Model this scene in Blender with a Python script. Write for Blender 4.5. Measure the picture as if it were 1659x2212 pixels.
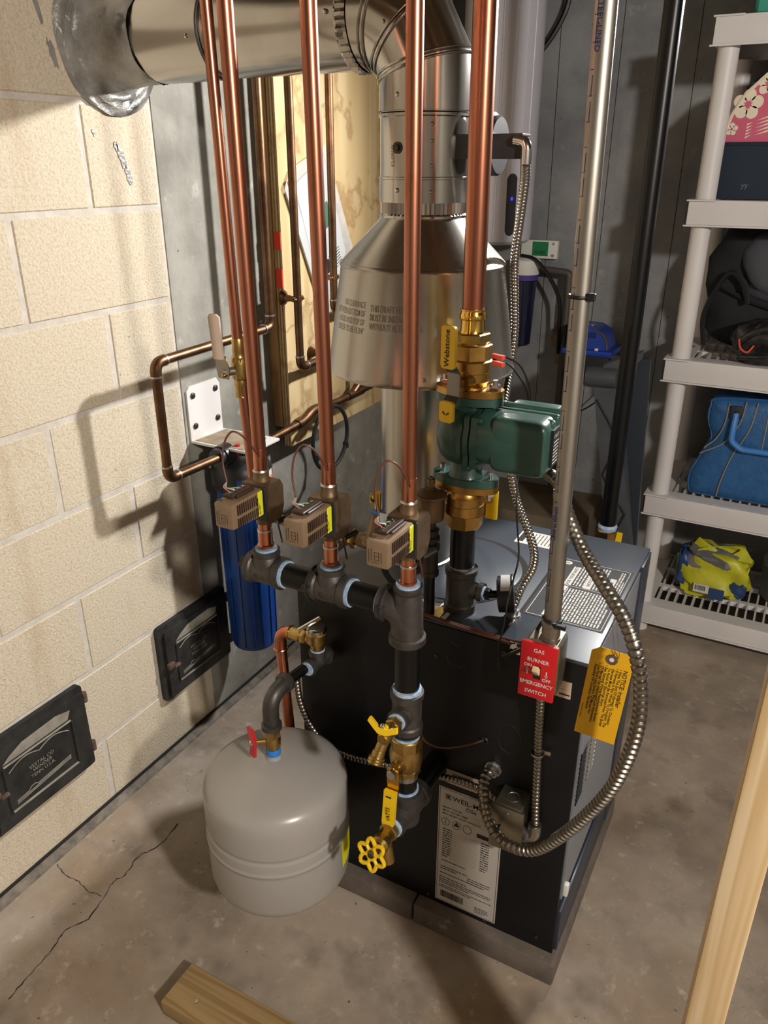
import bpy, bmesh, math, random
from mathutils import Vector, Matrix
V = Vector; PI = math.pi; R = math.radians
random.seed(7)
for o in list(bpy.data.objects): bpy.data.objects.remove(o)
sc = bpy.context.scene
col = sc.collection

# ------------------------------------------------------------------ camera, light, exposure
# x runs along the far wall, y runs along the left wall away from the camera, z is up (metres)
cd = bpy.data.cameras.new('camera'); co = bpy.data.objects.new('camera', cd); col.objects.link(co)
cd.sensor_fit = 'HORIZONTAL'; cd.sensor_width = 36.0; cd.lens = 36.0 * 1690 / 1659; cd.clip_start = .02
co.location = (1.3495, 0, 1.5155); co.rotation_euler = (R(90 - 24.10), 0, R(28.387))
sc.camera = co
w = bpy.data.worlds.new('world'); sc.world = w; w.use_nodes = True
w.node_tree.nodes['Background'].inputs[0].default_value = (.5, .5, .55, 1)
w.node_tree.nodes['Background'].inputs[1].default_value = .05
def lamp(name, loc, power, color, rad):
    l = bpy.data.lights.new(name, 'POINT'); l.energy = power; l.color = color; l.shadow_soft_size = rad
    o = bpy.data.objects.new(name, l); col.objects.link(o); o.location = loc; return o
# clamp work light with a reflector, clipped above the front of the shelving just out of frame, aimed at the boiler and block wall
l = bpy.data.lights.new('clamp_work_light', 'SPOT'); l.energy = 150; l.color = (1.0, .98, .96); l.shadow_soft_size = .05
l.spot_size = R(93); l.spot_blend = .85
o = bpy.data.objects.new('clamp_work_light', l); col.objects.link(o); o.location = (1.24, 2.46, 1.97)
o.rotation_euler = (V((.0, .72, 1.13)) - V(o.location)).to_track_quat('-Z', 'Y').to_euler()
lamp('bulb_behind_viewer', (2.8, -.3, 2.08), 142, (1.0, .93, .85), .07)    # bare bulb behind and right of the viewer
vs = sc.view_settings
vs.view_transform = 'Standard'; vs.look = 'None'; vs.gamma = 1.0; vs.use_curve_mapping = False
vs.exposure = 0.6

# ------------------------------------------------------------------ helpers
def hx(h):
    h = h.lstrip('#'); c = [int(h[i:i+2], 16) / 255 for i in (0, 2, 4)]
    return tuple(((x / 12.92) if x <= .04045 else ((x + .055) / 1.055) ** 2.4) for x in c) + (1,)
MATS = {}
def M(name, c, rough=.5, metal=0, c2=None, ns=8, nd=5, lo=.35, hi=.65, bump=0, bs=60, stretch=(1, 1, 1), spec=.5, coat=0,
      c3=None, ns3=3, lo3=.55, hi3=.7, rv=0, trans=0, alpha=1, emit=None, st3=(1, 1, 1), pits=(), veins=()):
    m = bpy.data.materials.new(name); m.use_nodes = True; MATS[name] = m
    nt = m.node_tree; N = nt.nodes; L = nt.links; b = N['Principled BSDF']
    b.inputs['Roughness'].default_value = rough; b.inputs['Metallic'].default_value = metal
    b.inputs['Specular IOR Level'].default_value = spec; b.inputs['Coat Weight'].default_value = coat
    b.inputs['Coat Roughness'].default_value = .15
    b.inputs['Transmission Weight'].default_value = trans; b.inputs['Alpha'].default_value = alpha
    b.inputs['Base Color'].default_value = hx(c)
    if emit: b.inputs['Emission Color'].default_value = hx(emit); b.inputs['Emission Strength'].default_value = 1.5
    tc = N.new('ShaderNodeTexCoord')
    def noise(scale, st, detail=5):
        mp = N.new('ShaderNodeMapping'); mp.inputs['Scale'].default_value = st; L.new(tc.outputs['Object'], mp.inputs[0])
        n = N.new('ShaderNodeTexNoise'); n.inputs['Scale'].default_value = scale; n.inputs['Detail'].default_value = detail
        n.inputs['Roughness'].default_value = .62; L.new(mp.outputs[0], n.inputs['Vector']); return n
    def ramp(src, a, bb):
        r = N.new('ShaderNodeMapRange'); r.inputs[1].default_value = a; r.inputs[2].default_value = bb; L.new(src, r.inputs[0]); return r
    cur = None
    if c2:
        n = noise(ns, stretch, nd); r = ramp(n.outputs[0], lo, hi)
        mx = N.new('ShaderNodeMix'); mx.data_type = 'RGBA'; L.new(r.outputs[0], mx.inputs[0])
        mx.inputs[6].default_value = hx(c); mx.inputs[7].default_value = hx(c2); cur = mx.outputs[2]
        if rv:
            rr = N.new('ShaderNodeMapRange'); rr.inputs[1].default_value = .3; rr.inputs[2].default_value = .7
            rr.inputs[3].default_value = rough; rr.inputs[4].default_value = rough + rv; L.new(n.outputs[0], rr.inputs[0]); L.new(rr.outputs[0], b.inputs['Roughness'])
    if c3:
        n = noise(ns3, st3, 6); r = ramp(n.outputs[0], lo3, hi3)
        mx = N.new('ShaderNodeMix'); mx.data_type = 'RGBA'; L.new(r.outputs[0], mx.inputs[0])
        if cur: L.new(cur, mx.inputs[6])
        else: mx.inputs[6].default_value = hx(c)
        mx.inputs[7].default_value = hx(c3); cur = mx.outputs[2]
    for col_, sc_n, a_, b_ in pits:
        n = noise(sc_n, (1, 1, 1), 3); r = ramp(n.outputs[0], a_, b_)
        mx = N.new('ShaderNodeMix'); mx.data_type = 'RGBA'; L.new(r.outputs[0], mx.inputs[0])
        if cur: L.new(cur, mx.inputs[6])
        else: mx.inputs[6].default_value = hx(c)
        mx.inputs[7].default_value = hx(col_); cur = mx.outputs[2]
    for col_, sc_n, wd_, am_ in veins:
        n = noise(sc_n, (1, 1, 1), 7); d = N.new('ShaderNodeMath'); d.operation = 'SUBTRACT'; d.inputs[1].default_value = .5; L.new(n.outputs[0], d.inputs[0])
        a = N.new('ShaderNodeMath'); a.operation = 'ABSOLUTE'; L.new(d.outputs[0], a.inputs[0])
        r = N.new('ShaderNodeMapRange'); r.inputs[1].default_value = 0; r.inputs[2].default_value = wd_; r.inputs[3].default_value = am_; r.inputs[4].default_value = 0; L.new(a.outputs[0], r.inputs[0])
        mx = N.new('ShaderNodeMix'); mx.data_type = 'RGBA'; L.new(r.outputs[0], mx.inputs[0]); L.new(cur, mx.inputs[6]); mx.inputs[7].default_value = hx(col_); cur = mx.outputs[2]
    if cur: L.new(cur, b.inputs['Base Color'])
    if bump:
        n = noise(bs, stretch, 4); bn = N.new('ShaderNodeBump'); bn.inputs['Strength'].default_value = bump; bn.inputs['Distance'].default_value = .004
        L.new(n.outputs[0], bn.inputs['Height']); L.new(bn.outputs[0], b.inputs['Normal'])
    return m
def wood(name, c, c2, axis, scale=14, rough=.6, blotch=None):
    m = bpy.data.materials.new(name); m.use_nodes = True; MATS[name] = m
    nt = m.node_tree; N = nt.nodes; L = nt.links; b = N['Principled BSDF']; b.inputs['Roughness'].default_value = rough
    b.inputs['Specular IOR Level'].default_value = .3
    tc = N.new('ShaderNodeTexCoord'); mp = N.new('ShaderNodeMapping'); L.new(tc.outputs['Object'], mp.inputs[0])
    s = [1, 1, 1]; s[axis] = .06; mp.inputs['Scale'].default_value = s
    n = N.new('ShaderNodeTexNoise'); n.inputs['Scale'].default_value = scale; n.inputs['Detail'].default_value = 3; n.inputs['Distortion'].default_value = .6
    L.new(mp.outputs[0], n.inputs['Vector'])
    wv = N.new('ShaderNodeMath'); wv.operation = 'MULTIPLY'; wv.inputs[1].default_value = 42; L.new(n.outputs[0], wv.inputs[0])
    sn = N.new('ShaderNodeMath'); sn.operation = 'SINE'; L.new(wv.outputs[0], sn.inputs[0])
    r = N.new('ShaderNodeMapRange'); r.inputs[1].default_value = -1; r.inputs[2].default_value = 1; L.new(sn.outputs[0], r.inputs[0])
    mx = N.new('ShaderNodeMix'); mx.data_type = 'RGBA'; L.new(r.outputs[0], mx.inputs[0]); mx.inputs[6].default_value = hx(c); mx.inputs[7].default_value = hx(c2)
    cur = mx.outputs[2]
    if blotch:
        n2 = N.new('ShaderNodeTexNoise'); n2.inputs['Scale'].default_value = 5; n2.inputs['Detail'].default_value = 6; L.new(tc.outputs['Object'], n2.inputs['Vector'])
        d = N.new('ShaderNodeMath'); d.operation = 'SUBTRACT'; d.inputs[1].default_value = .56; L.new(n2.outputs[0], d.inputs[0])
        a = N.new('ShaderNodeMath'); a.operation = 'ABSOLUTE'; L.new(d.outputs[0], a.inputs[0])
        r2 = N.new('ShaderNodeMapRange'); r2.inputs[1].default_value = 0; r2.inputs[2].default_value = .035; r2.inputs[3].default_value = .55; r2.inputs[4].default_value = 0; L.new(a.outputs[0], r2.inputs[0])
        m2 = N.new('ShaderNodeMix'); m2.data_type = 'RGBA'; L.new(r2.outputs[0], m2.inputs[0]); L.new(cur, m2.inputs[6]); m2.inputs[7].default_value = hx(blotch); cur = m2.outputs[2]
    L.new(cur, b.inputs['Base Color'])
    return m

class B:
    def __init__(s): s.v = []; s.f = []
    def add(s, vs, fs):
        k = len(s.v); s.v += [V(p) for p in vs]; s.f += [tuple(i + k for i in f) for f in fs]; return s
    def box(s, lo, hi, bev=0, seg=2, mat=None):
        lo, hi = V(lo), V(hi)
        bm = bmesh.new(); bmesh.ops.create_cube(bm, size=1)
        for v in bm.verts: v.co = V((lo[i] + (hi[i] - lo[i]) * (v.co[i] + .5) for i in range(3)))
        if bev: bmesh.ops.bevel(bm, geom=list(bm.edges), offset=bev, segments=seg, profile=.6, affect='EDGES')
        bm.verts.index_update()
        vs = [v.co.copy() for v in bm.verts]; fs = [[v.index for v in f.verts] for f in bm.faces]; bm.free()
        if mat is not None: vs = [mat @ v for v in vs]
        return s.add(vs, fs)
    def lathe(s, o, d, prof, n=24, cap=True, ph=0):
        o = V(o); d = V(d).normalized(); a = d.orthogonal().normalized(); c = d.cross(a); vs = []; fs = []
        if abs(d.z) > .9: a = V((1, 0, 0)); c = d.cross(a)
        for t, r in prof:
            for i in range(n):
                q = 2 * PI * i / n + ph; vs.append(o + d * t + (a * math.cos(q) + c * math.sin(q)) * r)
        for k in range(len(prof) - 1):
            for i in range(n):
                j = (i + 1) % n; fs.append((k * n + i, k * n + j, (k + 1) * n + j, (k + 1) * n + i))
        if cap:
            if prof[0][1] > 1e-6: fs.append(tuple(range(n))[::-1])
            if prof[-1][1] > 1e-6: fs.append(tuple((len(prof) - 1) * n + i for i in range(n)))
        return s.add(vs, fs)
    def cyl(s, p0, p1, r, r1=None, n=20, cap=True, ph=0):
        p0, p1 = V(p0), V(p1); d = p1 - p0
        return s.lathe(p0, d, [(0, r), (d.length, r if r1 is None else r1)], n, cap, ph)
    def hexn(s, p0, p1, r, n=6, ph=.3):
        p0, p1 = V(p0), V(p1); d = (p1 - p0).length; c = min(.002, d * .2)
        return s.lathe(p0, p1 - p0, [(0, r * .93), (c, r), (d - c, r), (d, r * .93)], n, True, ph)
    def tube(s, path, r, n=10, closed=False, cap=True):
        P = [V(p) for p in path]; m = len(P); rs = r if isinstance(r, (list, tuple)) else [r] * m
        T = []
        for i in range(m):
            if closed: t = P[(i + 1) % m] - P[i - 1]
            else: t = P[min(i + 1, m - 1)] - P[max(i - 1, 0)]
            T.append(t.normalized() if t.length > 1e-9 else V((0, 0, 1)))
        a = T[0].orthogonal().normalized(); vs = []; fs = []
        for i in range(m):
            if i: 
                a = a - T[i] * a.dot(T[i])
                a = a.normalized() if a.length > 1e-6 else T[i].orthogonal().normalized()
            c = T[i].cross(a)
            for k in range(n):
                q = 2 * PI * k / n; vs.append(P[i] + (a * math.cos(q) + c * math.sin(q)) * rs[i])
        for i in range(m if closed else m - 1):
            j2 = (i + 1) % m
            for k in range(n):
                j = (k + 1) % n; fs.append((i * n + k, i * n + j, j2 * n + j, j2 * n + k))
        if cap and not closed: fs.append(tuple(range(n))[::-1]); fs.append(tuple((m - 1) * n + k for k in range(n)))
        return s.add(vs, fs)
    def torus(s, c, nrm, Rr, r, n=28, k=8):
        c = V(c); nrm = V(nrm).normalized(); a = nrm.orthogonal().normalized(); e = nrm.cross(a)
        return s.tube([c + (a * math.cos(2 * PI * i / n) + e * math.sin(2 * PI * i / n)) * Rr for i in range(n)], r, k, closed=True)
    def sph(s, c, r, n=12, k=8, sc3=(1, 1, 1)):
        c = V(c); vs = []; fs = []
        for i in range(1, k):
            t = PI * i / k
            for j in range(n):
                q = 2 * PI * j / n; vs.append(c + V((r * sc3[0] * math.sin(t) * math.cos(q), r * sc3[1] * math.sin(t) * math.sin(q), r * sc3[2] * math.cos(t))))
        for i in range(k - 2):
            for j in range(n): fs.append((i * n + j, (i + 1) * n + j, (i + 1) * n + (j + 1) % n, i * n + (j + 1) % n))
        top = len(vs); vs.append(c + V((0, 0, r * sc3[2]))); vs.append(c - V((0, 0, r * sc3[2])))
        for j in range(n): fs.append((top, j, (j + 1) % n)); fs.append((top + 1, (k - 2) * n + (j + 1) % n, (k - 2) * n + j))
        return s.add(vs, fs)
    def prism(s, poly, o, u, v, dep):      # outline in the u,v plane, pushed along u x v by dep
        o, u, v = V(o), V(u).normalized(), V(v).normalized(); wv = u.cross(v); n = len(poly)
        vs = [o + u * a + v * b for a, b in poly] + [o + u * a + v * b + wv * dep for a, b in poly]
        fs = [tuple(range(n))[::-1], tuple(range(n, 2 * n))] + [(i, (i + 1) % n, n + (i + 1) % n, n + i) for i in range(n)]
        return s.add(vs, fs)
    def quad(s, o, u, v): o, u, v = V(o), V(u), V(v); return s.add([o, o + u, o + u + v, o + v], [(0, 1, 2, 3)])
    def xf(s, m): s.v = [m @ p for p in s.v]; return s

def off(o):
    t = V((0, 0, 0))
    while o: t += o.location; o = o.parent
    return t
def mesh(name, b, mat, origin, ang=35):
    me = bpy.data.meshes.new(name); me.from_pydata([p - origin for p in b.v], [], b.f); me.update()
    bm = bmesh.new(); bm.from_mesh(me); bmesh.ops.recalc_face_normals(bm, faces=bm.faces); bm.to_mesh(me); bm.free()
    me.shade_smooth(); me.set_sharp_from_angle(angle=R(ang))
    me.materials.append(MATS[mat] if isinstance(mat, str) else mat); return me
def tag(o, label=None, cat=None, group=None, kind=None):
    for k, v in (('label', label), ('category', cat), ('group', group), ('kind', kind)):
        if v: o[k] = v
    return o
def thing(name, label, cat, loc, group=None):
    o = bpy.data.objects.new(name, None); col.objects.link(o); o.location = loc; o.empty_display_size = .02
    return tag(o, label, cat, group)
def part(name, b, mat, parent, label=None, kind=None, ang=35):
    o = bpy.data.objects.new(name, mesh(name, b, mat, off(parent), ang)); col.objects.link(o); o.parent = parent
    return tag(o, label, kind=kind)
def base(b):
    xs = [p.x for p in b.v]; ys = [p.y for p in b.v]
    return V(((min(xs) + max(xs)) / 2, (min(ys) + max(ys)) / 2, min(p.z for p in b.v)))
def solo(name, b, mat, label, cat, group=None, ang=35):
    c = base(b); o = bpy.data.objects.new(name, mesh(name, b, mat, c, ang)); col.objects.link(o); o.location = c
    return tag(o, label, cat, group)
def struct(name, b, mat, parent=None):
    o = bpy.data.objects.new(name, mesh(name, b, mat, off(parent))); col.objects.link(o)
    if parent: o.parent = parent
    else: o['kind'] = 'structure'
    return o
def copytree(o, parent=None, delta=None):
    c = o.copy(); col.objects.link(c)
    if parent: c.parent = parent
    if delta is not None: c.location = o.location + V(delta)
    for ch in o.children: copytree(ch, c)
    return c
def fillet(pts, rad, n=6):
    P = [V(p) for p in pts]; out = [P[0]]
    for i in range(1, len(P) - 1):
        a = (P[i - 1] - P[i]).normalized(); b = (P[i + 1] - P[i]).normalized()
        p0 = P[i] + a * rad; p1 = P[i] + b * rad
        for k in range(n + 1):
            t = k / n; out.append(p0 * (1 - t) ** 2 + P[i] * 2 * t * (1 - t) + p1 * t * t)
    out.append(P[-1]); return out
def smooth(pts, per=8):
    P = [V(p) for p in pts]; P = [P[0] * 2 - P[1]] + P + [P[-1] * 2 - P[-2]]; out = []
    for i in range(1, len(P) - 2):
        for k in range(per):
            t = k / per; a, b, c, d = P[i - 1], P[i], P[i + 1], P[i + 2]
            out.append(.5 * ((2 * b) + (c - a) * t + (2 * a - 5 * b + 4 * c - d) * t * t + (3 * b - a - 3 * c + d) * t ** 3))
    out.append(P[-2]); return out
def corrugated(pts, r, pitch, dep, n=12):     # interlocked steel flexible conduit
    P = smooth(pts, 10); L = [0]
    for i in range(1, len(P)): L.append(L[-1] + (P[i] - P[i - 1]).length)
    st = pitch / 4; path = []; rs = []; k = 0; j = 0
    while k * st < L[-1]:
        d = k * st
        while j < len(L) - 2 and L[j + 1] < d: j += 1
        t = (d - L[j]) / max(1e-9, L[j + 1] - L[j]); path.append(P[j].lerp(P[j + 1], t))
        rs.append(r - dep * (0, .25, .25, 1)[k % 4]); k += 1
    return B().tube(path, rs, n)
_tc = {}
def text(s, size, fn, align='LEFT', bold=0):      # letters as flat faces laid on a surface by fn(x, y) -> point
    key = (s, align, bold)
    if key not in _tc:
        c = bpy.data.curves.new('t', 'FONT'); c.body = s; c.size = 1; c.align_x = align; c.resolution_u = 2; c.offset = bold
        o = bpy.data.objects.new('t', c); col.objects.link(o); bpy.context.view_layer.update()
        me = bpy.data.meshes.new_from_object(o.evaluated_get(bpy.context.evaluated_depsgraph_get()))
        _tc[key] = ([v.co.copy() for v in me.vertices], [tuple(p.vertices) for p in me.polygons])
        bpy.data.objects.remove(o); bpy.data.curves.remove(c); bpy.data.meshes.remove(me)
    vs, fs = _tc[key]
    return [fn(v.x * size, v.y * size) for v in vs], fs
def plane(o, u, v): 
    o, u, v = V(o), V(u).normalized(), V(v).normalized(); return lambda x, y: o + u * x + v * y
def lettering(items, bb=None):
    b = bb or B()
    for it in items: b.add(*text(*it))
    return b
def paragraph(b, fn, x0, y0, w, rows, dy, h, seed=0, fill=1.0):     # rows of small print too fine to read
    rn = random.Random(seed)
    for r in range(rows):
        x = x0; end = x0 + w * (fill if r < rows - 1 else .6)
        while x < end:
            l = min(rn.uniform(.5, 2.2) * h * 2.2, end - x)
            y = y0 - r * dy; b.add([fn(x, y), fn(x + l, y), fn(x + l, y + h), fn(x, y + h)], [(0, 1, 2, 3)]); x += l + h * .7
    return b

# ------------------------------------------------------------------ materials
M('block', '#cdc2ad', .92, c2='#b6a891', ns=170, lo=.45, hi=.7, bump=.6, bs=190, c3='#a98f72', ns3=7, lo3=.55, hi3=.85, spec=.15, st3=(1, 1, .16), pits=(('#8d7c64', 55, .7, .75),))
M('mortar', '#c9c3ba', .9, c2='#b9b2a6', ns=30, bump=.3, bs=120, spec=.2)
M('concrete', '#98958c', .85, c2='#77756d', ns=5, bump=.45, bs=45, c3='#6e6b64', ns3=7, lo3=.6, hi3=.8, spec=.3, st3=(1, 1, .25), pits=(('#57544e', 48, .69, .74), ('#b9b6ad', 14, .62, .8)))
M('concrete_back', '#8f9192', .85, c2='#73757a', ns=4, bump=.45, bs=40, c3='#5d5f63', ns3=9, lo3=.6, hi3=.85, spec=.3, st3=(1, 1, .2), pits=(('#46474a', 40, .68, .73), ('#9fa1a2', 12, .62, .8)))
M('floor', '#aca093', .58, c2='#857a6e', ns=3.5, bump=.22, bs=45, c3='#9c8465', ns3=1.7, lo3=.48, hi3=.75, spec=.35, rv=.2, pits=(('#6f665c', 6, .56, .8), ('#bdb3a7', 22, .6, .78), ('#544c43', 70, .67, .73), ('#6a5f54', 3.2, .6, .72)), veins=(('#c2b8ac', 2.2, .006, .14),))
M('crack', '#2e2822', .95)
M('sealant', '#7a7164', .7, c2='#4e473f', ns=26, lo=.4, hi=.65)
M('dark_gap', '#1d1b19', .9)
M('brick', '#6f645c', .85, c2='#57504a', ns=14, bump=.3, bs=90, c3='#8d8075', ns3=22, lo3=.62, hi3=.72)
M('soot_cement', '#98958f', .4, metal=.15, c2='#76736e', ns=14, bump=1.0, bs=34, pits=(('#3f3d3b', 12, .62, .7),))
M('copper', '#bb7d63', .24, 1, c2='#9b5f49', ns=12, stretch=(1, 1, .16), c3='#7b4636', ns3=26, lo3=.58, hi3=.75, st3=(1, 1, .3), rv=.16)
M('copper_new', '#d08f74', .2, 1, c2='#bd6f4e', ns=20, rv=.1)
M('copper_old', '#87664c', .42, 1, c2='#5c4433', ns=14, c3='#94704f', ns3=8, lo3=.55, hi3=.75)
M('solder', '#c9c7c4', .35, 1)
M('galvanized', '#b4b0a9', .16, 1, c2='#aaa69e', ns=14, stretch=(1, 1, .15), rv=.07)
M('galvanized_dull', '#aaa69f', .24, 1, c2='#aaa59c', ns=10, stretch=(1, 1, .1), rv=.05)
M('steel', '#bfbfbd', .3, 1, c2='#a5a5a3', ns=40, rv=.12)
M('flex_steel', '#9b968d', .34, 1, c2='#857f76', ns=20)
M('emt', '#aca89f', .38, 1, c2='#918c83', ns=20, stretch=(1, 1, .2), rv=.12)
M('box_steel', '#a9a493', .36, 1, c2='#8f8b7d', ns=18, rv=.2)
M('chrome', '#d6d6d6', .12, 1)
M('chrome_dark_reflection', '#86807a', .16, 1)  # chrome with dark reflections put into its base colour
M('brass', '#c0a264', .26, 1, c2='#a1844c', ns=14, rv=.14)
M('brass_bright', '#d9b45a', .14, 1)
M('bronze', '#c29a56', .34, 1, c2='#a67f40', ns=22, bump=.08, bs=120)
M('bronze_brown', '#8a7358', .42, .7, c2='#6f5b44', ns=20)
M('iron', '#5f5c5a', .4, .75, c2='#4a4745', ns=30, bump=.15, bs=90, rv=.15)
M('iron_dark', '#4d4843', .45, .7, c2='#3b3733', ns=30, bump=.12, bs=90)
M('black_pipe', '#08090b', .34, 0, c2='#1d1e22', ns=60, lo=.62, hi=.75, stretch=(1, 1, .4), spec=.35)
M('thread_tape', '#7fa8d6', .55, c2='#bccad6', ns=120)
M('plastic_brown', '#86715a', .45, c2='#7c6852', ns=30)
M('plastic_darkbrown', '#3b2a20', .45)
M('yellow', '#e9c313', .4, coat=.2)
M('yellow_tag', '#e0ab12', .6)
M('yellow_label', '#dede2c', .5)
M('red', '#c4101b', .38, coat=.3)
M('red_wire', '#d64b3a', .5)
M('white', '#dcdcd8', .45)
M('ivory', '#e6d7a8', .4)
M('paper', '#cbc9c4', .7)
M('label_grey', '#b6b1aa', .55)
M('label_pink', '#c9b5a4', .6)
M('ink', '#151515', .6)
M('ink_blue', '#1a1e52', .6)
M('jacket_black', '#0d0e11', .45, c2='#121317', ns=12, spec=.32)
M('jacket_grey', '#3a414a', .4, c2='#343b43', ns=6, coat=.1, c3='#505860', ns3=14, lo3=.66, hi3=.8)
M('jacket_blue', '#2b3342', .42, coat=.1)
M('jacket_door', '#7a7f88', .4)
M('pump_green', '#2d5148', .38, c2='#27473f', ns=20, coat=.25)
M('tank_grey', '#a3a19e', .3, coat=.3, c2='#9e9c99', ns=3)
M('emboss', '#8b867d', .4, 1)
M('tape_blue', '#2f7fd6', .5)
M('plastic_blue', '#1a52ad', .38, c2='#123c85', ns=6, coat=.15)
M('plastic_black', '#1b1b1d', .4, c2='#2a2a2c', ns=25)
M('bracket_white', '#d4d2d0', .4, c2='#bcb09f', ns=10, lo=.55, hi=.75)
M('dust', '#a3947c', .9, c2='#877763', ns=25, bump=.4, bs=60)
M('canister', '#c9c8d3', .35)
M('navy_clear', '#191c33', .2, coat=.4)
M('violet', '#4f3f8a', .4)
M('green_label', '#12774a', .5)
M('grey_pipe', '#4a4542', .5)
M('pump_blue', '#12399a', .35, coat=.2)
M('black_matte', '#131417', .7)
M('wire_black', '#101012', .45)
M('wire_brown', '#5b3528', .5)
M('wire_pink', '#d87a8b', .5); M('wire_green', '#6fa383', .5); M('wire_white', '#d9d6d0', .5)
M('sawhorse_grey', '#4b4f55', .5, c2='#3d4147', ns=10)
M('sawhorse_dark', '#2c343d', .45)
M('shelf', '#d9d7d8', .45, c2='#d0cecf', ns=4)
M('vinyl_blue', '#2f6398', .42, c2='#28568a', ns=40, bump=.5, bs=70)
M('handle_blue', '#3f7ec8', .4)
M('piping_gold', '#8d8369', .5); M('piping_dark', '#20242b', .6)
M('navy_fabric', '#1c2a3a', .8, bump=.3, bs=300)
M('mesh_fabric', '#15181d', .8, c2='#22262c', ns=300, bump=.4, bs=400)
M('grey_fabric', '#4a4c55', .75, bump=.2, bs=30)
M('bag_black', '#141416', .22, c2='#2a2a2d', ns=40, bump=.8, bs=60, coat=.3)
M('pink_fabric', '#c9607c', .75); M('cream_fabric', '#e6dcc6', .75)
M('teal', '#3a9e8c', .45)
M('bag_yellow', '#c5c42c', .4, c2='#a9a722', ns=18, bump=.3, bs=25)
M('bag_grey', '#6f7072', .35, bump=.4, bs=25); M('bag_blue', '#27436f', .4)
M('olive_plastic', '#4a4c48', .5)
M('ceiling_wood', '#8b7a62', .8, c2='#75664f', ns=6)
M('wall_pale', '#8f8c87', .85, c2='#7d7a75', ns=4)
M('clear_plastic', '#d9dde0', .12, alpha=.32)
M('orange_paint', '#e2401c', .6); M('screen_green', '#3c6e58', .5); M('cast_black', '#232323', .55, .3, c2='#3b3a38', ns=16, bump=.35, bs=70)
M('ash', '#9b968a', .9, c2='#7c776c', ns=20); M('rust', '#6d5548', .8, c2='#4f3d33', ns=30)
M('curb', '#6f6350', .85, c2='#5d5343', ns=6, bump=.2, bs=30)
wood('pine', '#dac6a4', '#c6aa7e', 2, 16)
wood('lumber', '#a58c63', '#8d744d', 0, 16)
wood('fir', '#a98557', '#8d6b41', 2, 20)
wood('ply', '#cdb78c', '#c0a676', 2, 5, blotch='#8a6238')
wood('ply_dark', '#a8875a', '#8b6b42', 1, 30)

# ------------------------------------------------------------------ the room
X1, Y0, Y1, ZC = 4.4, -2.4, 3.0, 2.32
fl = struct('floor', B().box((-.3, Y0 - .2, -.12), (X1 + .2, Y1 + .3, 0)), 'floor')
struct('ceiling', B().box((-.3, Y0 - .2, ZC), (X1 + .2, Y1 + .3, ZC + .1)), 'ceiling_wood')
for i in range(9): struct('trim_%d' % (i + 1), B().box((-.2 + 0, Y0 + .2 + i * .58, ZC - .2), (X1, Y0 + .24 + i * .58, ZC)), 'ceiling_wood') if not (Y0 + .2 + i * .58 > 2.9) else None
wl = struct('wall_left', B().box((-.2, Y0, 0), (-.0022, 1.436, ZC)), 'mortar')
struct('wall_left_concrete', B().box((-.2, 1.436, 0), (0.0, Y1, ZC)), 'concrete')
struct('wall_back', B().box((-.2, Y1, 0), (X1 + .2, Y1 + .2, ZC)), 'concrete_back')
struct('wall_right', B().box((X1, Y0, 0), (X1 + .2, Y1, ZC)), 'wall_pale')
struct('wall_front', B().box((-.2, Y0 - .2, 0), (X1 + .2, Y0, ZC)), 'wall_pale')
# concrete blocks of the chimney base, each its own piece
H = .2032; j = .006
full = None
def block(y0, y1, z0, z1):
    dx = random.uniform(-.0012, .0012)
    struct('block', B().box((-.05, y0 + j, z0 + j), (dx, y1 - j, z1 - j), .0025, 1), 'block', wl)
for r in range(11):
    z0, z1 = r * H, min((r + 1) * H, ZC - .002)
    e = 1.232 if r % 2 == 1 else 1.03
    ys = [1.434, e]
    while ys[-1] > -.7: ys.append(ys[-1] - .406)
    for a, b_ in zip(ys[1:], ys[:-1]): block(a, b_, z0, z1)
# joint sealant where the wall meets the slab
struct('baseboard_left', B().prism([(0, 0), (.022, 0), (.019, .006), (.008, .012), (0, .016)], (0.001, Y0, 0), (1, 0, 0), (0, 0, 1), -(1.9 - Y0)), 'sealant')
struct('trim_20', B().box((0, Y0, .016), (.006, 1.9, .021)), 'dark_gap')
# cracks in the slab
def crack(pts, wd):
    P = smooth(pts, 6); vs = []; fs = []
    for i, p in enumerate(P):
        t = (P[min(i + 1, len(P) - 1)] - P[max(i - 1, 0)]); nrm = V((-t.y, t.x, 0)).normalized()
        ww = wd * random.uniform(.3, 1.2); jj = random.uniform(-.002, .002)
        vs += [p + nrm * (ww + jj) + V((0, 0, .0006)), p + nrm * (-ww + jj) + V((0, 0, .0006))]
    for i in range(len(P) - 1): fs.append((2 * i, 2 * i + 1, 2 * i + 3, 2 * i + 2))
    struct('crack', B().add(vs, fs), 'crack', fl)
crack([(.211, .545, 0), (.203, .595, 0), (.198, .662, 0), (.185, .705, 0), (.207, .749, 0), (.193, .809, 0), (.183, .846, 0), (.192, .873, 0), (.182, .928, 0), (.201, .97, 0), (.196, 1.049, 0)], .0016)
crack([(.03, .819, 0), (.07, .806, 0), (.113, .808, 0), (.15, .8, 0), (.19, .806, 0)], .001)
wb = bpy.data.objects['wall_back']
for x0, x1 in ((.405, .43), (.62, .615), (.86, .87)):
    struct('form_seam', B().add([(x0, Y1 - .0008, 2.3), (x0 + .002, Y1 - .0008, 2.3), (x1 + .002, Y1 - .0008, .3), (x1, Y1 - .0008, .3)], [(0, 1, 2, 3)]), 'dark_gap', wb)
M('mineral_stain', '#6d5844', .8, c2='#8b7a66', ns=30)
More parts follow.
